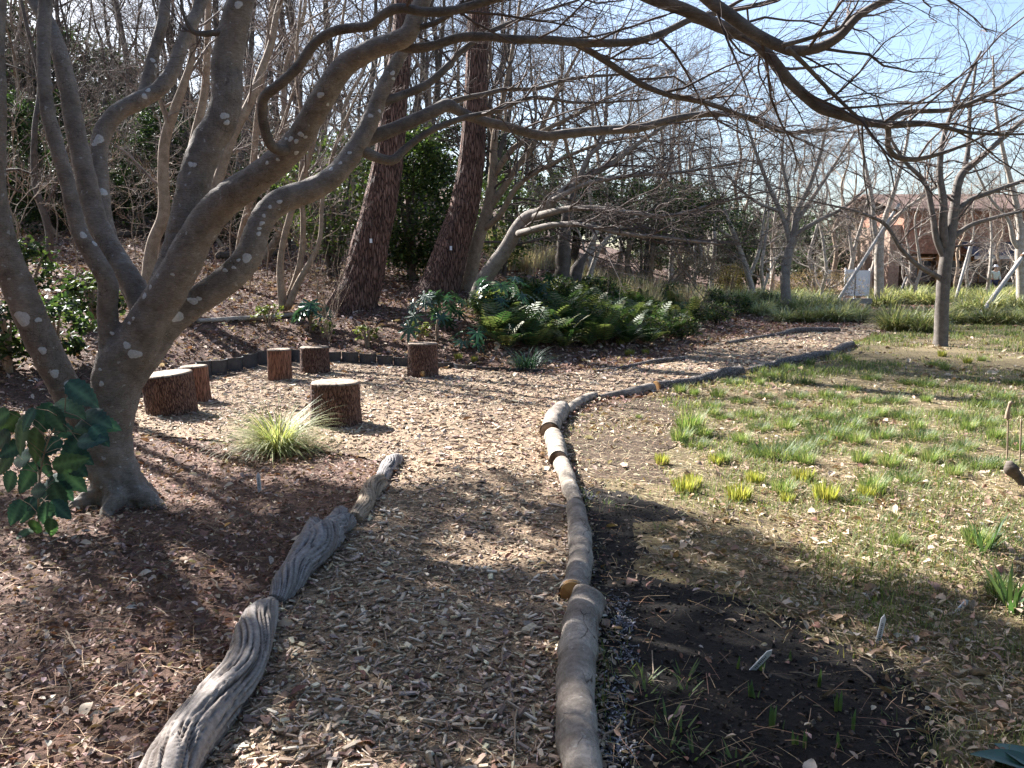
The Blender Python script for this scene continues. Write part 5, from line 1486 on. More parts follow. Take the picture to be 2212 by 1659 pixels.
# ------------------------------------------------------------------ plant labels and bulb shoots
def plabel(u0, v0, u1, v1, w, label, d_off=0.0, text=True):
    g = gpt(u0, v0)
    top = at(u1, v1, g[1] + d_off)
    g2_ = g - nrm(top - g) * .03
    ax = nrm(top - g); L_ = np.linalg.norm(top - g)
    o = thing('plant_label', label, 'label', g, 'white plant labels')
    sd = nrm(np.cross(ax, np.array([0, 1., 0]))); nn = nrm(np.cross(sd, ax))
    if nn[1] > 0: nn = -nn
    hw = w / 2 * camdepth(g) / FPX
    prof = [(-hw, -.03), (hw, -.03), (hw, L_ * .86), (0, L_), (-hw, L_ * .86)]
    fr = np.array([g + sd * a + ax * b for a, b in prof]); bk = fr - nn * .003
    V = np.concatenate([fr, bk])
    f5 = [np.array([[0, 1, 2, 3, 4], [9, 8, 7, 6, 5]]), np.array([[k, k + 5, (k + 1) % 5 + 5, (k + 1) % 5] for k in range(5)])]
    MB().add(V, f5).obj('tag', M['white_tag'], o, smooth=False)
    if text:
        m_ = MB()
        for q in range(9):
            b = L_ * (.2 + .06 * q); l_ = L_ * .03
            ww = hw * rng.uniform(.2, .55)
            V = np.array([g + sd * a + ax * bb + nn * .0015 for a, bb in ((-ww, b), (ww, b), (ww, b + l_), (-ww, b + l_))])
            m_.add(V, [np.array([[0, 1, 2, 3]])])
        m_.obj('handwriting', M['ink'], o, smooth=False)
plabel(561, 1062, 557, 1020, 8, 'upright white plant label below the arching sedge')
plabel(1896, 1392, 1911, 1328, 11, 'upright white plant label standing at the edge of the dark soil')
plabel(1622, 1452, 1668, 1404, 12, 'slanting bluish-white plant label among the bulb shoots', -.03)
plabel(2068, 1322, 2092, 1297, 12, 'leaning white plant label in the leafy grass', .05)
bp = []
def shoot(u, v_, h, nb, label):
    g = gpt(u, v_); sc_ = camdepth(g) / FPX
    o = thing('bulb_shoot', label, 'plant', g, 'green bulb shoots in the dark soil')
    hh = h * sc_
    for q in range(nb):
        az = rng.uniform(0, 6.28)
        v, f, c = blades((g + [rng.normal(0, .006), rng.normal(0, .006), -.01])[None], np.array([az]), np.array([hh * rng.uniform(.75, 1.05)]), np.array([.013]), np.array([rng.uniform(.0, .16)]), np.array([rng.uniform(0, .15)]), pick([(.07, .14, .06), (.09, .16, .07)], 1), 6)
        # rounded tip and yellow-green foot
        zc = np.clip((v[:, 2] - g[2]) / hh, 0, 1)[:, None]
        c = c * (.5 + .5 * zc) + np.array([.09, .10, .02]) * (1 - zc) ** 2
        MB().add(v, [f], c).obj('blade', M['blade'], o)
for u, v_, h, nb in [(1598, 1450, 44, 2), (1645, 1452, 40, 2), (1620, 1512, 50, 3), (1632, 1510, 36, 2), (1706, 1432, 40, 2), (1772, 1490, 60, 3), (1806, 1540, 58, 3), (1838, 1582, 74, 3), (1668, 1576, 70, 3), (1688, 1578, 36, 2), (1718, 1614, 44, 2), (1740, 1620, 52, 3), (1810, 1618, 48, 2)]:
    shoot(u, v_, h, nb, 'pair of young green bulb leaves rising from the dark soil')
GWd = 'weed seedlings in the dark soil'
wd = tuft('weed_seedling', 'small green weed seedling in the dark soil', 'plant', GWd, 12, (.05, .10), (.006, .010), (.5, 1.1), (0, .5), [(.09, .15, .05), (.13, .18, .06)], .012, 4)
fw = True
for u, v_, s_ in [(1390, 1475, 1), (1395, 1505, .9), (1480, 1470, 1.1), (1485, 1500, 1), (1440, 1560, 1.1), (1470, 1580, 1), (1450, 1620, 1), (1500, 1640, 1), (1590, 1650, 1), (1310, 1090, .8), (1340, 1100, .8), (1420, 1145, .8)]:
    g = gpt(u, v_)
    if fw: wd.location = [float(q) for q in g]; fw = False
    else: dup(wd, g, rng.uniform(0, 6.28), s_)
# strap-leaved plants at the right border of the lawn
for u, v_, lb in [(2125, 1195, 'strap-leaved green plant in the shaded lawn'), (2185, 1320, 'strap-leaved green plant beside the leaning label')]:
    o = tuft('iris_plant', lb, 'plant', None, 14, (.14, .26), (.014, .022), (.1, .7), (.1, .6), [(.07, .13, .05), (.10, .16, .06)], .03, 6); o.location = [float(q) for q in gpt(u, v_)]
# big leaf lying in the corner
def bigleaf(g, L_, wd_, yaw, pit, col, mat, parent, name='leaf', serr=0, fold=.25, curve=.3, rol=0.0):
    K = 13
    t = np.linspace(0, 1, K)
    w = wd_ * np.sin(np.clip(t * .97 + .03, 0, 1) * math.pi) ** .75 * (1.15 - .4 * t)
    if serr: w = w * (1 + serr * np.where(np.arange(K) % 2 == 0, 1, -1))
    x_ = t * L_; zc = -curve * L_ * t ** 2
    V = np.concatenate([np.stack([x_, 0 * x_, zc], -1), np.stack([x_ + (.02 * L_ if serr else 0), w, zc + fold * w], -1), np.stack([x_ + (.02 * L_ if serr else 0), -w, zc + fold * w], -1)])
    F = np.concatenate([np.array([[k, k + 1, K + k + 1, K + k] for k in range(K - 1)]), np.array([[k + 1, k, 2 * K + k, 2 * K + k + 1] for k in range(K - 1)])])
    v, fs, c = scatter(V, [F], np.asarray(g)[None], np.array([yaw]), np.array([pit]), np.array([rol]), np.ones(1), np.asarray(col)[None])
    return MB().add(v, fs, c).obj(name, M[mat], parent)
g = gpt(2260, 1700)
o = thing('broadleaf_plant', 'low plant with large blue-green leaves at the soil edge', 'plant', g)
for yaw, L_ in ((2.55, .19), (1.9, .17), (-2.6, .19), (.6, .2), (-.6, .2)):
    bigleaf(g + [0, 0, .03], L_, .05, yaw, -.35, (.03, .085, .07), 'leaf', o, fold=.3, curve=.35)

def leafblade(b0, ex, ey, ez, L_, wd_, col, parent):
    K = 15; t = np.linspace(0, 1, K)
    w = wd_ * np.sin(np.clip(t * .96 + .04, 0, 1) ** .72 * math.pi) ** .85 * (1 + .09 * np.where(np.arange(K) % 2 == 0, 1, -1))
    zc = -.16 * L_ * t ** 2
    row = lambda yy, zz: b0 + np.outer(t * L_, ex) + np.outer(yy, ey) + np.outer(zz, ez)
    V = np.concatenate([row(0 * t, zc), row(w * .5, zc + .10 * w), row(w, zc + .05 * w), row(-w * .5, zc + .10 * w), row(-w, zc + .05 * w)])
    F = []
    for k in range(K - 1):
        F += [[k, k + 1, K + k + 1, K + k], [K + k, K + k + 1, 2 * K + k + 1, 2 * K + k], [k + 1, k, 3 * K + k, 3 * K + k + 1], [3 * K + k + 1, 3 * K + k, 4 * K + k, 4 * K + k + 1]]
    col = np.asarray(col); cv = np.tile(col, (5 * K, 1)); cv[:K] = col * 1.7 + np.array([.03, .04, .01]); side = np.where(np.arange(K) % 2 == 0, 1.18, .88)[:, None]
    for q in (1, 3): cv[q * K:(q + 1) * K] *= side
    MB().add(V, [np.array(F)], cv).obj('leaf', M['leaf_matte'], parent)
# ---- serrated-leaf shrub in the near corner beside the tree
g = gpt(85, 1150)
sh = thing('serrated_leaf_shrub', 'young shrub with large toothed dark green leaves beside the tree foot', 'shrub', g)
lp = [(45, 935, 62), (95, 905, 58), (150, 880, 60), (178, 850, 58), (205, 905, 60), (180, 930, 52), (120, 905, 46), (20, 915, 50), (-5, 905, 50), (75, 960, 58), (90, 1000, 64), (155, 975, 60), (150, 1000, 50), (195, 950, 48), (225, 915, 48), (45, 990, 50), (60, 1030, 54),
      (110, 1045, 46), (155, 1035, 52), (165, 1010, 44), (125, 1075, 52), (90, 1075, 50), (60, 1100, 46), (35, 1105, 40), (100, 1110, 42), (130, 1100, 40), (75, 1140, 38), (110, 1140, 34), (55, 1150, 30), (20, 1040, 40), (140, 930, 44), (60, 905, 40), (215, 940, 40), (175, 985, 40), (105, 965, 46), (25, 970, 44), (80, 1060, 40), (140, 1060, 36), (10, 1000, 46), (5, 950, 44)]
DS = g[1] - .05
stl = []
for q, (u, v_, sz) in enumerate(lp):
    d = DS + rng.uniform(-.22, .22)
    p = at(u, v_, d)
    sc_ = camdepth(p) / FPX
    # each blade hangs outward from the stem and turns its face to the open side (the path)
    ex = np.array([(u - 105) / 70 + rng.normal(0, .45), rng.normal(-.1, .35), -.75 + rng.normal(0, .4)]); ex = nrm(ex)
    nz_ = np.array([rng.normal(.1, .35), -1.0, .55 + rng.normal(0, .3)]); nz_ = nrm(nz_ - ex * (nz_ @ ex)); ey = np.cross(nz_, ex)
    L_ = sz * sc_ * 1.45; b0 = p - ex * L_ * .45
    leafblade(b0, ex, ey, nz_, L_, sz * sc_ * .44, pick([(.028, .07, .056), (.036, .085, .06), (.055, .115, .05), (.032, .08, .066)], 1)[0], sh)
    stl.append(b0)
m_ = MB()
cst = np.array([[*g, .006], [*at(85, 1040, DS), .005], [*at(105, 950, DS), .004], [*at(140, 890, DS), .003]])
tubemesh(m_, cst, 30, 7)
qs = spline(cst, 40)
for p in stl:
    k = np.argmin(np.linalg.norm(qs[:, :3] - (p - [0, 0, .05]), axis=1)); a_ = qs[k, :3]
    v, f = tubes(np.array([a_, (a_ + p) / 2 + [0, 0, .015], p]), np.array([.0028, .002, .0015]), 4); m_.add(v, [f])
m_.obj('stem', M['bark_tan'], sh)

# ------------------------------------------------------------------ wood chips on the path
CHIPV = np.array([[-.5, -.5, 0], [.5, -.42, 0], [.46, .5, 0], [-.5, .4, 0], [-.46, -.4, 1], [.44, -.36, 1], [.42, .4, .9], [-.44, .34, .9]])
CHIPF = [np.array([[4, 5, 6, 7], [0, 1, 5, 4], [1, 2, 6, 5], [2, 3, 7, 6], [3, 0, 4, 7]])]
CC = [(.45, .345, .25), (.33, .24, .175), (.21, .145, .11), (.57, .465, .35), (.67, .58, .46), (.36, .30, .255), (.14, .095, .075), (.51, .405, .30), (.29, .24, .21)]
x, y = polar(130000, 1.5, 24, 1.5)
k = inpoly(x + rng.normal(0, .05, len(x)), y + rng.normal(0, .05, len(x)), pathpoly)
x, y = x[k], y[k]
n_ = len(x)
big = np.clip(y / 5.5, .9, 2.6)
L_ = rng.gamma(4, .0058, n_) * big + .007
shred = rng.random(n_) < .45
L_ = np.where(shred, L_ * rng.uniform(1.0, 1.9, n_), L_ * rng.uniform(.4, 1.1, n_))
W_ = np.where(shred, L_ * rng.uniform(.06, .16, n_), L_ * rng.uniform(.25, .7, n_))
pos = np.stack([x, y, gz(x, y) + .012 + rng.random(n_) * .010], -1)
v, f, c = scatter(CHIPV, CHIPF, pos, rng.uniform(0, 6.28, n_), rng.normal(0, .22, n_), rng.normal(0, .5, n_), np.stack([L_, W_, np.minimum(W_, .012) * rng.uniform(.4, .9, n_)], -1), pick(np.array(CC) * [1.03, .99, .93], n_, .25))
chips = tag(MB().add(v, f, c).obj('wood_chips', M['chip'], path, smooth=False), 'mulch of pale and brown wood chips', None, None, 'stuff')
# the largest chips one by one
cm = []
for q in range(8):
    vv = CHIPV * np.array([1, rng.uniform(.25, .45), rng.uniform(.10, .18)]); vv[4:, :2] *= rng.uniform(.85, 1.0)
    vv = vv + rng.normal(0, .015, vv.shape)
    cm.append(MB().add(vv, CHIPF, np.array(CC[[0, 3, 4, 1, 7, 4, 2, 5][q]])).mesh('wood_chip', None, False, M['chip']))
x, y = polar(3000, 2.1, 5.0, 1.2, .35)
k = inpoly(x, y, pathpoly); x, y = x[k][:260], y[k][:260]
for a_, b_ in zip(x, y):
    o = link('wood_chip', cm[int(rng.integers(8))], path, (a_, b_, float(gz(a_, b_)) + .024))
    s_ = rng.uniform(.03, .058)
    o.scale = (s_,) * 3; o.rotation_euler = (rng.normal(0, .2), rng.normal(0, .2), rng.uniform(0, 6.28))

# ------------------------------------------------------------------ fallen leaves, needles, sticks
LC = [(.25, .125, .09), (.175, .09, .07), (.33, .20, .15), (.44, .31, .25), (.13, .075, .06), (.56, .44, .36), (.23, .145, .12)]
LCP = [(.36, .25, .18), (.44, .33, .24), (.29, .19, .12), (.22, .14, .09), (.50, .40, .30)]
x, y = polar(300000, 1.5, 40, 1.4)
on_path = inpoly(x, y, pathpoly); on_bed = inpoly(x + rng.normal(0, .1, len(x)), y + rng.normal(0, .1, len(x)), bedpoly); on_lawn = inpoly(x, y, lawnpoly) & ~on_bed
pk = vnoise(np.stack([x * .9, y * .9, 0 * x], -1), 15)
pr = np.where(on_path, .035, np.where(on_bed, .02, np.where(on_lawn, np.clip(.20 + .30 * pk + np.clip((6.5 - y) / 6, 0, .35), .02, .8) * np.clip(1.6 - y / 14, .45, 1), .62)))
k = rng.random(len(x)) < pr
x, y, on_lawn_k, on_path_k = x[k], y[k], on_lawn[k], on_path[k]
n_ = len(x)
near = ~on_lawn_k
L_ = rng.gamma(4, .0068, n_) * np.clip(y / 7, .72, 2.6) + .009
L_ = np.where(on_lawn_k, L_ * rng.choice([.6, .8, 1.4], n_), L_)
tint = np.where(on_lawn_k[:, None], pick(LCP, n_, .25), pick(LC, n_, .3))
pos = np.stack([x, y, gz(x, y) + np.where(on_path_k, .022, .012) + rng.random(n_) * .016], -1)
dr = np.concatenate(DRIFT); nd = len(dr)
pos = np.concatenate([pos, dr]); L_ = np.concatenate([L_, rng.uniform(.015, .045, nd) * np.clip(dr[:, 1] / 6, .8, 2)]); tint = np.concatenate([tint, pick(LC + CC, nd, .25)]); n_ += nd
v, f, c = scatter(LEAFV * np.array([1, 1.1, 2.2]), LEAFF, pos, rng.uniform(0, 6.28, n_), rng.normal(0, .4, n_), rng.normal(0, .5, n_), L_, tint)
tag(MB().add(v, f, c).obj('leaf_litter', M['litter'], ground), 'reddish brown fallen leaves covering the woodland floor', None, None, 'stuff')
# larger single leaves
def lobed(sz, nl, c):
    pts = []
    K = 9
    for s_ in (1, -1):
        rowp = []
        for k in range(K):
            t = k / (K - 1)
            w = .30 * math.sin(min(1, t * .92 + .05) * math.pi) ** .8 * (1 + nl * (1 if k % 2 else -1))
            rowp.append([t - .5, s_ * w, .10 * w + .12 * math.sin(t * 5)])
        pts.append(rowp)
    mid = [[k / (K - 1) - .5, 0, .12 * math.sin(k / (K - 1) * 5) - .03] for k in range(K)]
    V = np.array(mid + pts[0] + pts[1])
    F = np.concatenate([np.array([[k, k + 1, K + k + 1, K + k] for k in range(K - 1)]), np.array([[k + 1, k, 2 * K + k, 2 * K + k + 1] for k in range(K - 1)])])
    return MB().add(V, [F], np.asarray(c)).mesh('fallen_leaf', None, True, M['litter'])
lm = [lobed(1, nl, c) for nl, c in ((.0, LCP[0]), (.22, LCP[1]), (.18, LCP[2]), (.0, LCP[4]), (.25, LC[0]), (.1, LC[2]), (.2, LCP[3]), (.05, (.5, .42, .34)))]
x, y = polar(2600, 2.0, 9.0, 1.2, .66)
onl = inpoly(x, y, lawnpoly); onp = inpoly(x, y, pathpoly); onb = inpoly(x, y, bedpoly)
k = (onl & ~onb & (rng.random(len(x)) < .5)) | (~onl & ~onp & (rng.random(len(x)) < .2)) | (onp & (rng.random(len(x)) < .07)) | (onb & (rng.random(len(x)) < .05))
x, y, onl = x[k][:280], y[k][:280], onl[k][:280]
for a_, b_, l_ in zip(x, y, onl):
    o = link('fallen_leaf', lm[int(rng.integers(8))], lawn if l_ else ground, (a_, b_, float(gz(a_, b_)) + .028))
    s_ = rng.uniform(.04, .08); o.scale = (s_,) * 3
    o.rotation_euler = (rng.normal(0, .35), rng.normal(0, .25), rng.uniform(0, 6.28))
# needles and straws
x, y = polar(15000, 1.5, 12, 1.2)
onp = inpoly(x, y, pathpoly); onb = inpoly(x, y, bedpoly)
k = rng.random(len(x)) < np.where(onp, .25, np.where(onb, .28, .8))
x, y = x[k], y[k]; n_ = len(x)
nb = np.array([[-.5, -.5, 0], [0, -.5, .06], [.5, -.5, 0], [.5, .5, 0], [0, .5, .06], [-.5, .5, 0]])
v, f, c = scatter(nb, [np.array([[0, 1, 4, 5], [1, 2, 3, 4]])], np.stack([x, y, gz(x, y) + .022 + rng.random(n_) * .014], -1), rng.uniform(0, 6.28, n_), rng.normal(0, .08, n_), rng.normal(0, .3, n_),
                  np.stack([rng.uniform(.06, .17, n_), rng.uniform(.0012, .0022, n_), np.ones(n_) * .08], -1), pick([(.36, .22, .12), (.28, .16, .09), (.44, .32, .19), (.20, .11, .07)], n_, .2))
tag(MB().add(v, f, c).obj('pine_needles', M['needle'], ground), 'dry pine needles and straws strewn over the ground', None, None, 'stuff')
# dry thatch matted into the lawn
x, y = polar(70000, 1.5, 13, 1.35, .8)
k = inpoly(x, y, lawnpoly) & ~inpoly(x + rng.normal(0, .1, len(x)), y + rng.normal(0, .1, len(x)), bedpoly)
x, y = x[k], y[k]; n_ = len(x)
v, f, c = scatter(nb, [np.array([[0, 1, 4, 5], [1, 2, 3, 4]])], np.stack([x, y, gz(x, y) + .008 + rng.random(n_) * .016], -1), rng.uniform(0, 6.28, n_), rng.normal(0, .15, n_), rng.normal(0, .4, n_),
                  np.stack([rng.uniform(.025, .09, n_), rng.uniform(.0018, .0036, n_) * np.clip(y / 4, 1, 2.5), np.ones(n_) * .06], -1), pick([(.36, .28, .17), (.28, .21, .12), (.46, .38, .25), (.20, .145, .085), (.15, .14, .06)], n_, .25))
tag(MB().add(v, f, c).obj('thatch', M['needle'], lawn), 'dry matted thatch between the grass blades', None, None, 'stuff')
# sticks on chips and litter
x, y = polar(700, 2.0, 11, 1.2)
onb = inpoly(x, y, bedpoly); k = ~onb | (rng.random(len(x)) < .4); x, y = x[k][:420], y[k][:420]
n_ = len(x); K = 5
a = rng.uniform(0, 6.28, n_); L_ = rng.uniform(.05, .22, n_)
t = np.linspace(-.5, .5, K)
P = np.stack([x[:, None] + np.cos(a)[:, None] * t * L_[:, None], y[:, None] + np.sin(a)[:, None] * t * L_[:, None], np.repeat((gz(x, y) + .028)[:, None], K, 1)], -1)
P += rng.normal(0, .004, P.shape)
v, f = tubes(P, np.repeat(rng.uniform(.0015, .005, n_)[:, None], K, 1), 5)
tag(MB().add(v, [f]).obj('fallen_sticks', M['bark_tan'], ground), 'thin fallen sticks on the ground', None, None, 'stuff')
# whitish ash flakes and pale grit along the logs in the bed
cl = np.array([gpt(u, v_)[:2] for u, v_ in [(1335, 1310), (1340, 1370), (1355, 1420), (1330, 1500), (1325, 1560), (1345, 1620), (1320, 1650), (1260, 1060), (1245, 1000), (1270, 1075), (1345, 1350)]])
i_ = rng.integers(0, len(cl), 1300)
xy = cl[i_] + rng.normal(0, .04, (1300, 2)) * np.array([.7, 1.5])
k = inpoly(xy[:, 0], xy[:, 1], bedpoly); xy = xy[k]; n_ = len(xy)
v, f, c = scatter(CHIPV, CHIPF, np.c_[xy, gz(xy[:, 0], xy[:, 1]) + .012], rng.uniform(0, 6.28, n_), rng.normal(0, .5, n_), rng.normal(0, .5, n_), np.stack([rng.uniform(.006, .028, n_), rng.uniform(.003, .008, n_), rng.uniform(.002, .004, n_)], -1), pick([(.20, .20, .22), (.06, .055, .06), (.32, .32, .34), (.03, .03, .03), (.12, .11, .12)], n_, .2))
tag(MB().add(v, f, c).obj('ash_flakes', M['ash'], soil, smooth=False), 'grey-white ash flakes along the border logs', None, None, 'stuff')
x, y = polar(34000, 1.5, 9, 1.3, .5)
k = inpoly(x + rng.normal(0, .11, len(x)), y + rng.normal(0, .11, len(x)), bedpoly) & inpoly(x, y, lawnpoly); x, y = x[k], y[k]; n_ = len(x)
v, f, c = scatter(CHIPV, CHIPF, np.stack([x, y, gz(x, y) + .005], -1), rng.uniform(0, 6.28, n_), rng.normal(0, .5, n_), rng.normal(0, .5, n_), np.stack([rng.gamma(2, .0042, n_) + .003, rng.gamma(2, .0036, n_) + .003, rng.gamma(2, .0025, n_) + .002], -1), pick([(.018, .013, .010), (.026, .018, .013), (.015, .011, .009), (.045, .031, .022), (.02, .014, .011), (.13, .10, .075)], n_, .3))
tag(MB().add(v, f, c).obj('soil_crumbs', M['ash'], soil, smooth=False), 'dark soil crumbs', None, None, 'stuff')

# ------------------------------------------------------------------ brick house, signboards, bench, walker
def box(mb, lo, hi, c=None):
    lo = np.asarray(lo, float); hi = np.asarray(hi, float)
    t = np.array([[0, 0, 0], [1, 0, 0], [1, 1, 0], [0, 1, 0], [0, 0, 1], [1, 0, 1], [1, 1, 1], [0, 1, 1]])
    mb.add(lo + t * (hi - lo), [np.array([[0, 3, 2, 1], [4, 5, 6, 7], [0, 1, 5, 4], [1, 2, 6, 5], [2, 3, 7, 6], [3, 0, 4, 7]])], c)
    return mb
HY = 54.0
hx0 = at(1948, 560, HY)[0]; hx1 = hx0 + 16
hb = thing('brick_house', 'two-storey red-brown brick house with a dark awning beyond the lawn', 'building', (hx0, HY, 0))
box(MB(), (hx0, HY, 2.55), (hx1, HY + 9, 5.3)).obj('wall', M['brick'], hb, smooth=False)
# brick courses on the upper wall: long proud bands
for q in range(15):
    box(MB(), (hx0 - .02, HY - .03, 2.6 + q * .18), (hx1, HY - .002, 2.6 + q * .18 + .15)).obj('brick_course', M['brick'], hb, smooth=False)
box(MB(), (hx0 - .7, HY + .3, -.1), (hx0 - .003, HY + 8.5, 4.4)).obj('side_wall', M['wall_orange'], hb, smooth=False)
for q in range(20):
    box(MB(), (hx0 - .73, HY + .27, .1 + q * .21), (hx0 - .02, HY + .297, .1 + q * .21 + .17)).obj('brick_course', M['wall_orange'], hb, smooth=False)
m_ = MB()
rv = np.array([[hx0 - .9, HY - .7, 5.25], [hx1 + .5, HY - .7, 5.25], [hx1 + .5, HY + 4.5, 6.6], [hx0 - .9, HY + 4.5, 6.6], [hx1 + .5, HY + 9.7, 5.25], [hx0 - .9, HY + 9.7, 5.25]])
m_.add(np.concatenate([rv, rv + [0, 0, .14]]), [np.array([[0, 1, 2, 3], [3, 2, 4, 5], [6, 9, 8, 7], [9, 11, 10, 8], [0, 6, 7, 1], [5, 4, 10, 11], [0, 3, 9, 6], [3, 5, 11, 9], [1, 7, 8, 2], [2, 8, 10, 4]])]); m_.obj('roof', M['roof_brown'], hb, smooth=False)
m_ = MB(); av = np.array([[hx0 + 3.6, HY - 2.2, 2.25], [hx1, HY - 2.2, 2.25], [hx1, HY - .03, 3.2], [hx0 + 3.6, HY - .03, 3.2]])
m_.add(np.concatenate([av, av + [0, 0, .1]]), [np.array([[0, 3, 2, 1], [4, 5, 6, 7], [0, 1, 5, 4], [1, 2, 6, 5], [2, 3, 7, 6], [3, 0, 4, 7]])]); aw = m_.obj('awning', M['roof'], hb, smooth=False)
box(MB(), (hx0 + 3.5, HY - 2.27, 2.16), (hx1 + .1, HY - 2.205, 2.37)).obj('fascia', M['fascia'], aw, smooth=False)
box(MB(), (hx0, HY + .8, 0), (hx1, HY + 1.2, 2.54)).obj('back_wall', M['wood_dark'], hb, smooth=False)
for q in range(7):
    xx = hx0 + .3 + q * 2.0
    box(MB(), (xx, HY - .1, -.05), (xx + .16, HY + .1, 2.5)).obj('post', M['wood_warm'] if q % 2 else M['wood_dark'], hb, smooth=False)
    w_ = box(MB(), (xx + .25, HY + .55, .7), (xx + 1.9, HY + .62, 2.1)).obj('window', M['glass'], hb, smooth=False)
    box(MB(), (xx + 1.04, HY + .5, .7), (xx + 1.10, HY + .548, 2.1)).obj('mullion', M['wood_warm'], w_, smooth=False)
    box(MB(), (xx + .2, HY + .45, 2.1), (xx + 1.95, HY + .7, 2.35)).obj('lintel', M['wood_warm'], hb, smooth=False)
    box(MB(), (xx + .2, HY + .45, .0), (xx + 1.95, HY + .7, .69)).obj('dado', M['fascia'] if q in (3,) else M['wood_dark'], hb, smooth=False)
box(MB(), (hx0, HY - 3.2, -.05), (hx1, HY - 2.9, .16)).obj('terrace_kerb', M['kerbstone'], hb, smooth=False)
# planters along the terrace
for q, xx in enumerate(np.arange(hx0 + 3.2, hx1, 1.5)):
    o = thing('terrace_planter', 'dark planter trough under the house awning', 'planter', (xx, HY - 2.6, 0), 'planters under the awning')
    box(MB(), (xx, HY - 2.75, 0), (xx + 1.1, HY - 2.4, .4)).obj('trough', M['roof'], o, smooth=False)
    v, f, c = leafcloud(np.stack([rng.uniform(xx + .1, xx + 1.0, 14), np.full(14, HY - 2.58), rng.uniform(.4, .6, 14)], -1), np.full(14, .16), 12, .1, DG + YG); MB().add(v, f, c).obj('foliage', M['crown'], o)
# thin stakes and a broken root in the lawn
for u0, v0, u1, v1, lb, capd in [(2176, 1000, 2178, 880, 'thin lawn stake with a grey knob on top', True), (2203, 1008, 2206, 905, 'plain thin lawn stake', False)]:
    g = gpt(u0, v0); t_ = at(u1, v1, g[1]); o = thing('lawn_stake', lb, 'stake', g, 'stakes in the lawn')
    m_ = MB(); tubemesh(m_, np.array([[*(g - [0, 0, .05]), .007], [*((g + t_) / 2), .0065], [*t_, .006]]), 14, 8, .05); m_.obj('rod', M['bark_tan'], o)
    if capd:
        m_ = MB(); tubemesh(m_, np.array([[*(t_ - [0, 0, .09]), .02], [*(t_ - [0, 0, .04]), .016], [*(t_ + [.01, 0, .02]), .013], [*(t_ + [.015, 0, .035]), .017], [*(t_ + [.015, 0, .05]), .006]]), 20, 10, .05); m_.obj('knob', M['bark_tan'], o)
g = gpt(2200, 1050); o = thing('dead_root', 'grey broken root sticking out of the lawn', 'root', g)
m_ = MB(); tubemesh(m_, np.array([[*(g + [.05, -.05, -.03]), .03], [*(g + [.0, 0, .06]), .035], [*(g + [-.06, .02, .14]), .04], [*(g + [-.07, .02, .17]), .02]]), 20, 12, .2, 14); m_.obj('wood', M['bark_dark'], o)
o = thing('garden_edging', 'short run of black edging in front of the far sedges', 'edging', gpt(1940, 690))
for q, u in enumerate(np.arange(1868, 2008, 20)):
    a_, b_ = gpt(u, 690 + (q % 2)), gpt(u + 18, 690 + (q % 2)); box(MB(), (a_[0], a_[1], -.03), (b_[0], a_[1] + .05, .13)).obj('edging_segment', M['black_plastic'], o, smooth=False)
# white signboards
for u0, u1, v0, v1, lb in [(1828, 1848, 582, 640, 'narrow white signboard panel behind the prop pole'), (1850, 1878, 584, 640, 'wide white signboard panel beside the forked tree')]:
    d = 40.0
    a_, b_ = at(u0, v0, d), at(u1, v0, d); zb = at(u0, v1, d)[2]
    o = thing('signboard', lb, 'sign', ((a_[0] + b_[0]) / 2, d, 0), 'white signboards beyond the sedges')
    box(MB(), (a_[0], d, max(.25, zb)), (b_[0], d + .05, a_[2])).obj('panel', M['white_paint'], o, smooth=False)
    for xx in (a_[0] - .05, b_[0] + .003):
        box(MB(), (xx, d - .02, -.1), (xx + .047, d + .07, a_[2] + .08)).obj('post', M['white_paint'], o, smooth=False)
o = thing('white_post', 'white painted post standing in the dry thicket', 'post', (at(1789, 640, 40)[0], 40, 0))
pz = at(1789, 586, 40)[2]; px_ = o.location[0]
box(MB(), (px_ - .06, 39.94, -.1), (px_ + .06, 40.06, pz)).obj('shaft', M['white_paint'], o, smooth=False)
box(MB(), (px_ - .075, 39.925, pz), (px_ + .075, 40.075, pz + .06)).obj('cap', M['white_paint'], o, smooth=False)
# bench
bd = 30.5; ba = at(1826, 648, bd); bb = at(1880, 648, bd)
o = thing('park_bench', 'low backless wooden bench by the forked tree', 'bench', ((ba[0] + bb[0]) / 2, bd, 0))
for q in range(3):
    box(MB(), (ba[0], bd - .2 + q * .14, .40), (bb[0], bd - .075 + q * .14, .45)).obj('seat_plank', M['bench_wood'], o, smooth=False)
box(MB(), (ba[0] + .01, bd - .19, .27), (bb[0] - .01, bd - .15, .396)).obj('front_rail', M['bench_wood'], o, smooth=False)
for xx in (ba[0] + .02, bb[0] - .14):
    box(MB(), (xx, bd - .14, -.05), (xx + .12, bd + .18, .395)).obj('leg', M['bench_wood'], o, smooth=False)

# walker in front of the house
pg = np.array([at(2146, 640, 47)[0], 47.0, 0.0])
man = thing('person', 'person in a pale green jacket and white hat walking before the house', 'person', pg)
def skinned(name, pts, edges, rad, mat, parent, root=0):
    me = bpy.data.meshes.new(name)
    me.from_pydata([tuple(p) for p in pts], edges, [])
    o = link(name, me, None)
    md = o.modifiers.new('s', 'SKIN')
    for k, r in enumerate(rad):
        me.skin_vertices[0].data[k].radius = (r, r) if np.isscalar(r) else r
    me.skin_vertices[0].data[root].use_root = True
    sb = o.modifiers.new('d', 'SUBSURF'); sb.levels = 2; sb.render_levels = 2
    dg = bpy.context.evaluated_depsgraph_get()
    m2 = bpy.data.meshes.new_from_object(o.evaluated_get(dg)); m2.name = name
    bpy.data.objects.remove(o)
    m2.materials.clear(); m2.materials.append(mat)
    for p_ in m2.polygons: p_.use_smooth = True
    return link(name, m2, parent)
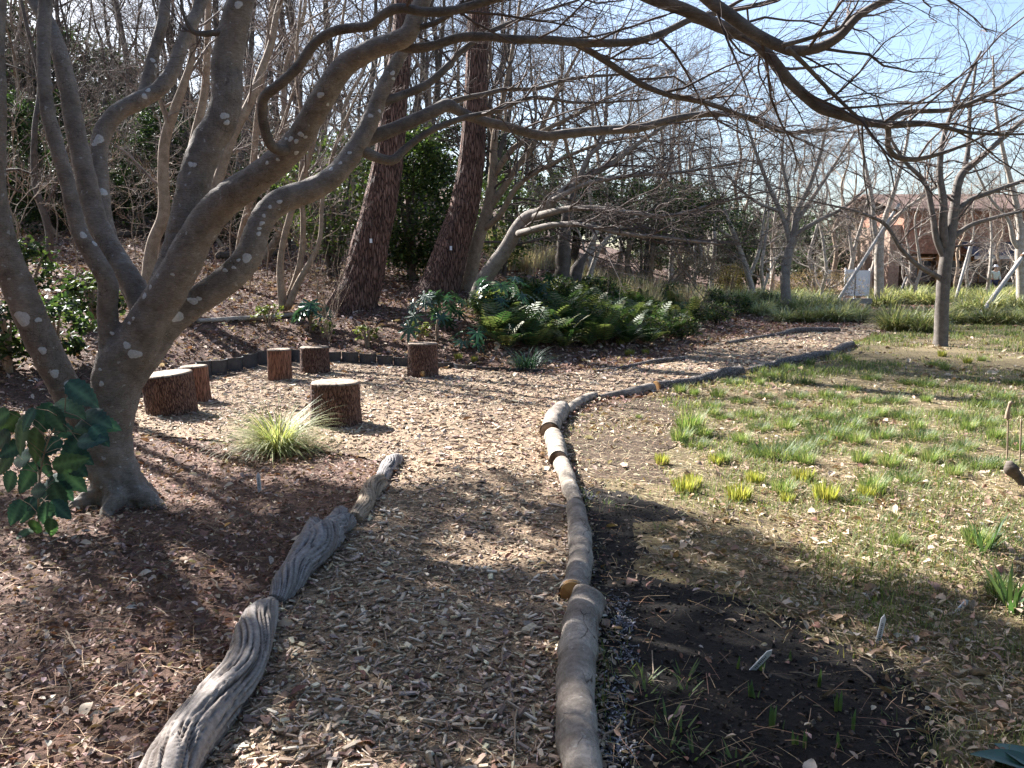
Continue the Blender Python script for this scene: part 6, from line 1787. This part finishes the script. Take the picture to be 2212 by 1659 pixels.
J = [(0, 0, .92), (0, 0, 1.15), (0, .01, 1.36), (0, .0, 1.46), (0, -.01, 1.56), (0, -.015, 1.66), (.09, 0, .88), (.11, -.06, .48), (.11, .02, .07), (.11, -.13, .03), (-.09, 0, .88), (-.11, .10, .48), (-.12, .24, .12), (-.12, .12, .03),
     (.19, .01, 1.38), (.26, .02, 1.12), (.25, -.13, .92), (.25, -.17, .84), (-.19, .01, 1.38), (-.27, .05, 1.12), (-.27, .0, .90), (-.27, -.02, .82)]
E = [(0, 1), (1, 2), (2, 3), (3, 4), (4, 5), (0, 6), (6, 7), (7, 8), (8, 9), (0, 10), (10, 11), (11, 12), (12, 13), (2, 14), (14, 15), (15, 16), (16, 17), (2, 18), (18, 19), (19, 20), (20, 21)]
skinned('body', J, E, [.13, .13, .14, .055, .085, .075, .085, .06, .04, .035, .085, .06, .04, .035, .06, .047, .034, .03, .06, .047, .034, .03], M['skin'], man)
T_ = [(0, 0, .90), (0, 0, 1.15), (0, .01, 1.38), (.20, .01, 1.38), (.265, .02, 1.12), (.25, -.12, .93), (-.20, .01, 1.38), (-.275, .05, 1.12), (-.27, .0, .92)]
skinned('jacket', T_, [(0, 1), (1, 2), (2, 3), (3, 4), (4, 5), (2, 6), (6, 7), (7, 8)], [.18, .165, .165, .08, .066, .052, .08, .066, .052], M['cloth_green'], man)
L2 = [(0, 0, .92), (.09, 0, .86), (.11, -.06, .48), (.11, .02, .09), (-.09, 0, .86), (-.11, .10, .48), (-.12, .24, .14)]
skinned('trousers', L2, [(0, 1), (1, 2), (2, 3), (0, 4), (4, 5), (5, 6)], [.15, .105, .08, .06, .105, .08, .06], M['cloth_navy'], man)
a = np.arange(20) * 2 * math.pi / 20
prf = [(.0, 1.80), (.09, 1.79), (.115, 1.74), (.118, 1.69), (.19, 1.675), (.19, 1.668), (.11, 1.68)]
V = np.concatenate([np.stack([np.cos(a) * r, np.sin(a) * r - .012, np.full(20, z_)], -1) for r, z_ in prf])
F = np.array([[k * 20 + q, (k + 1) * 20 + q, (k + 1) * 20 + (q + 1) % 20, k * 20 + (q + 1) % 20] for k in range(len(prf) - 1) for q in range(20)])
link('hat', MB().add(V, [F]).mesh('hat', None, True, M['cloth_white']), man)
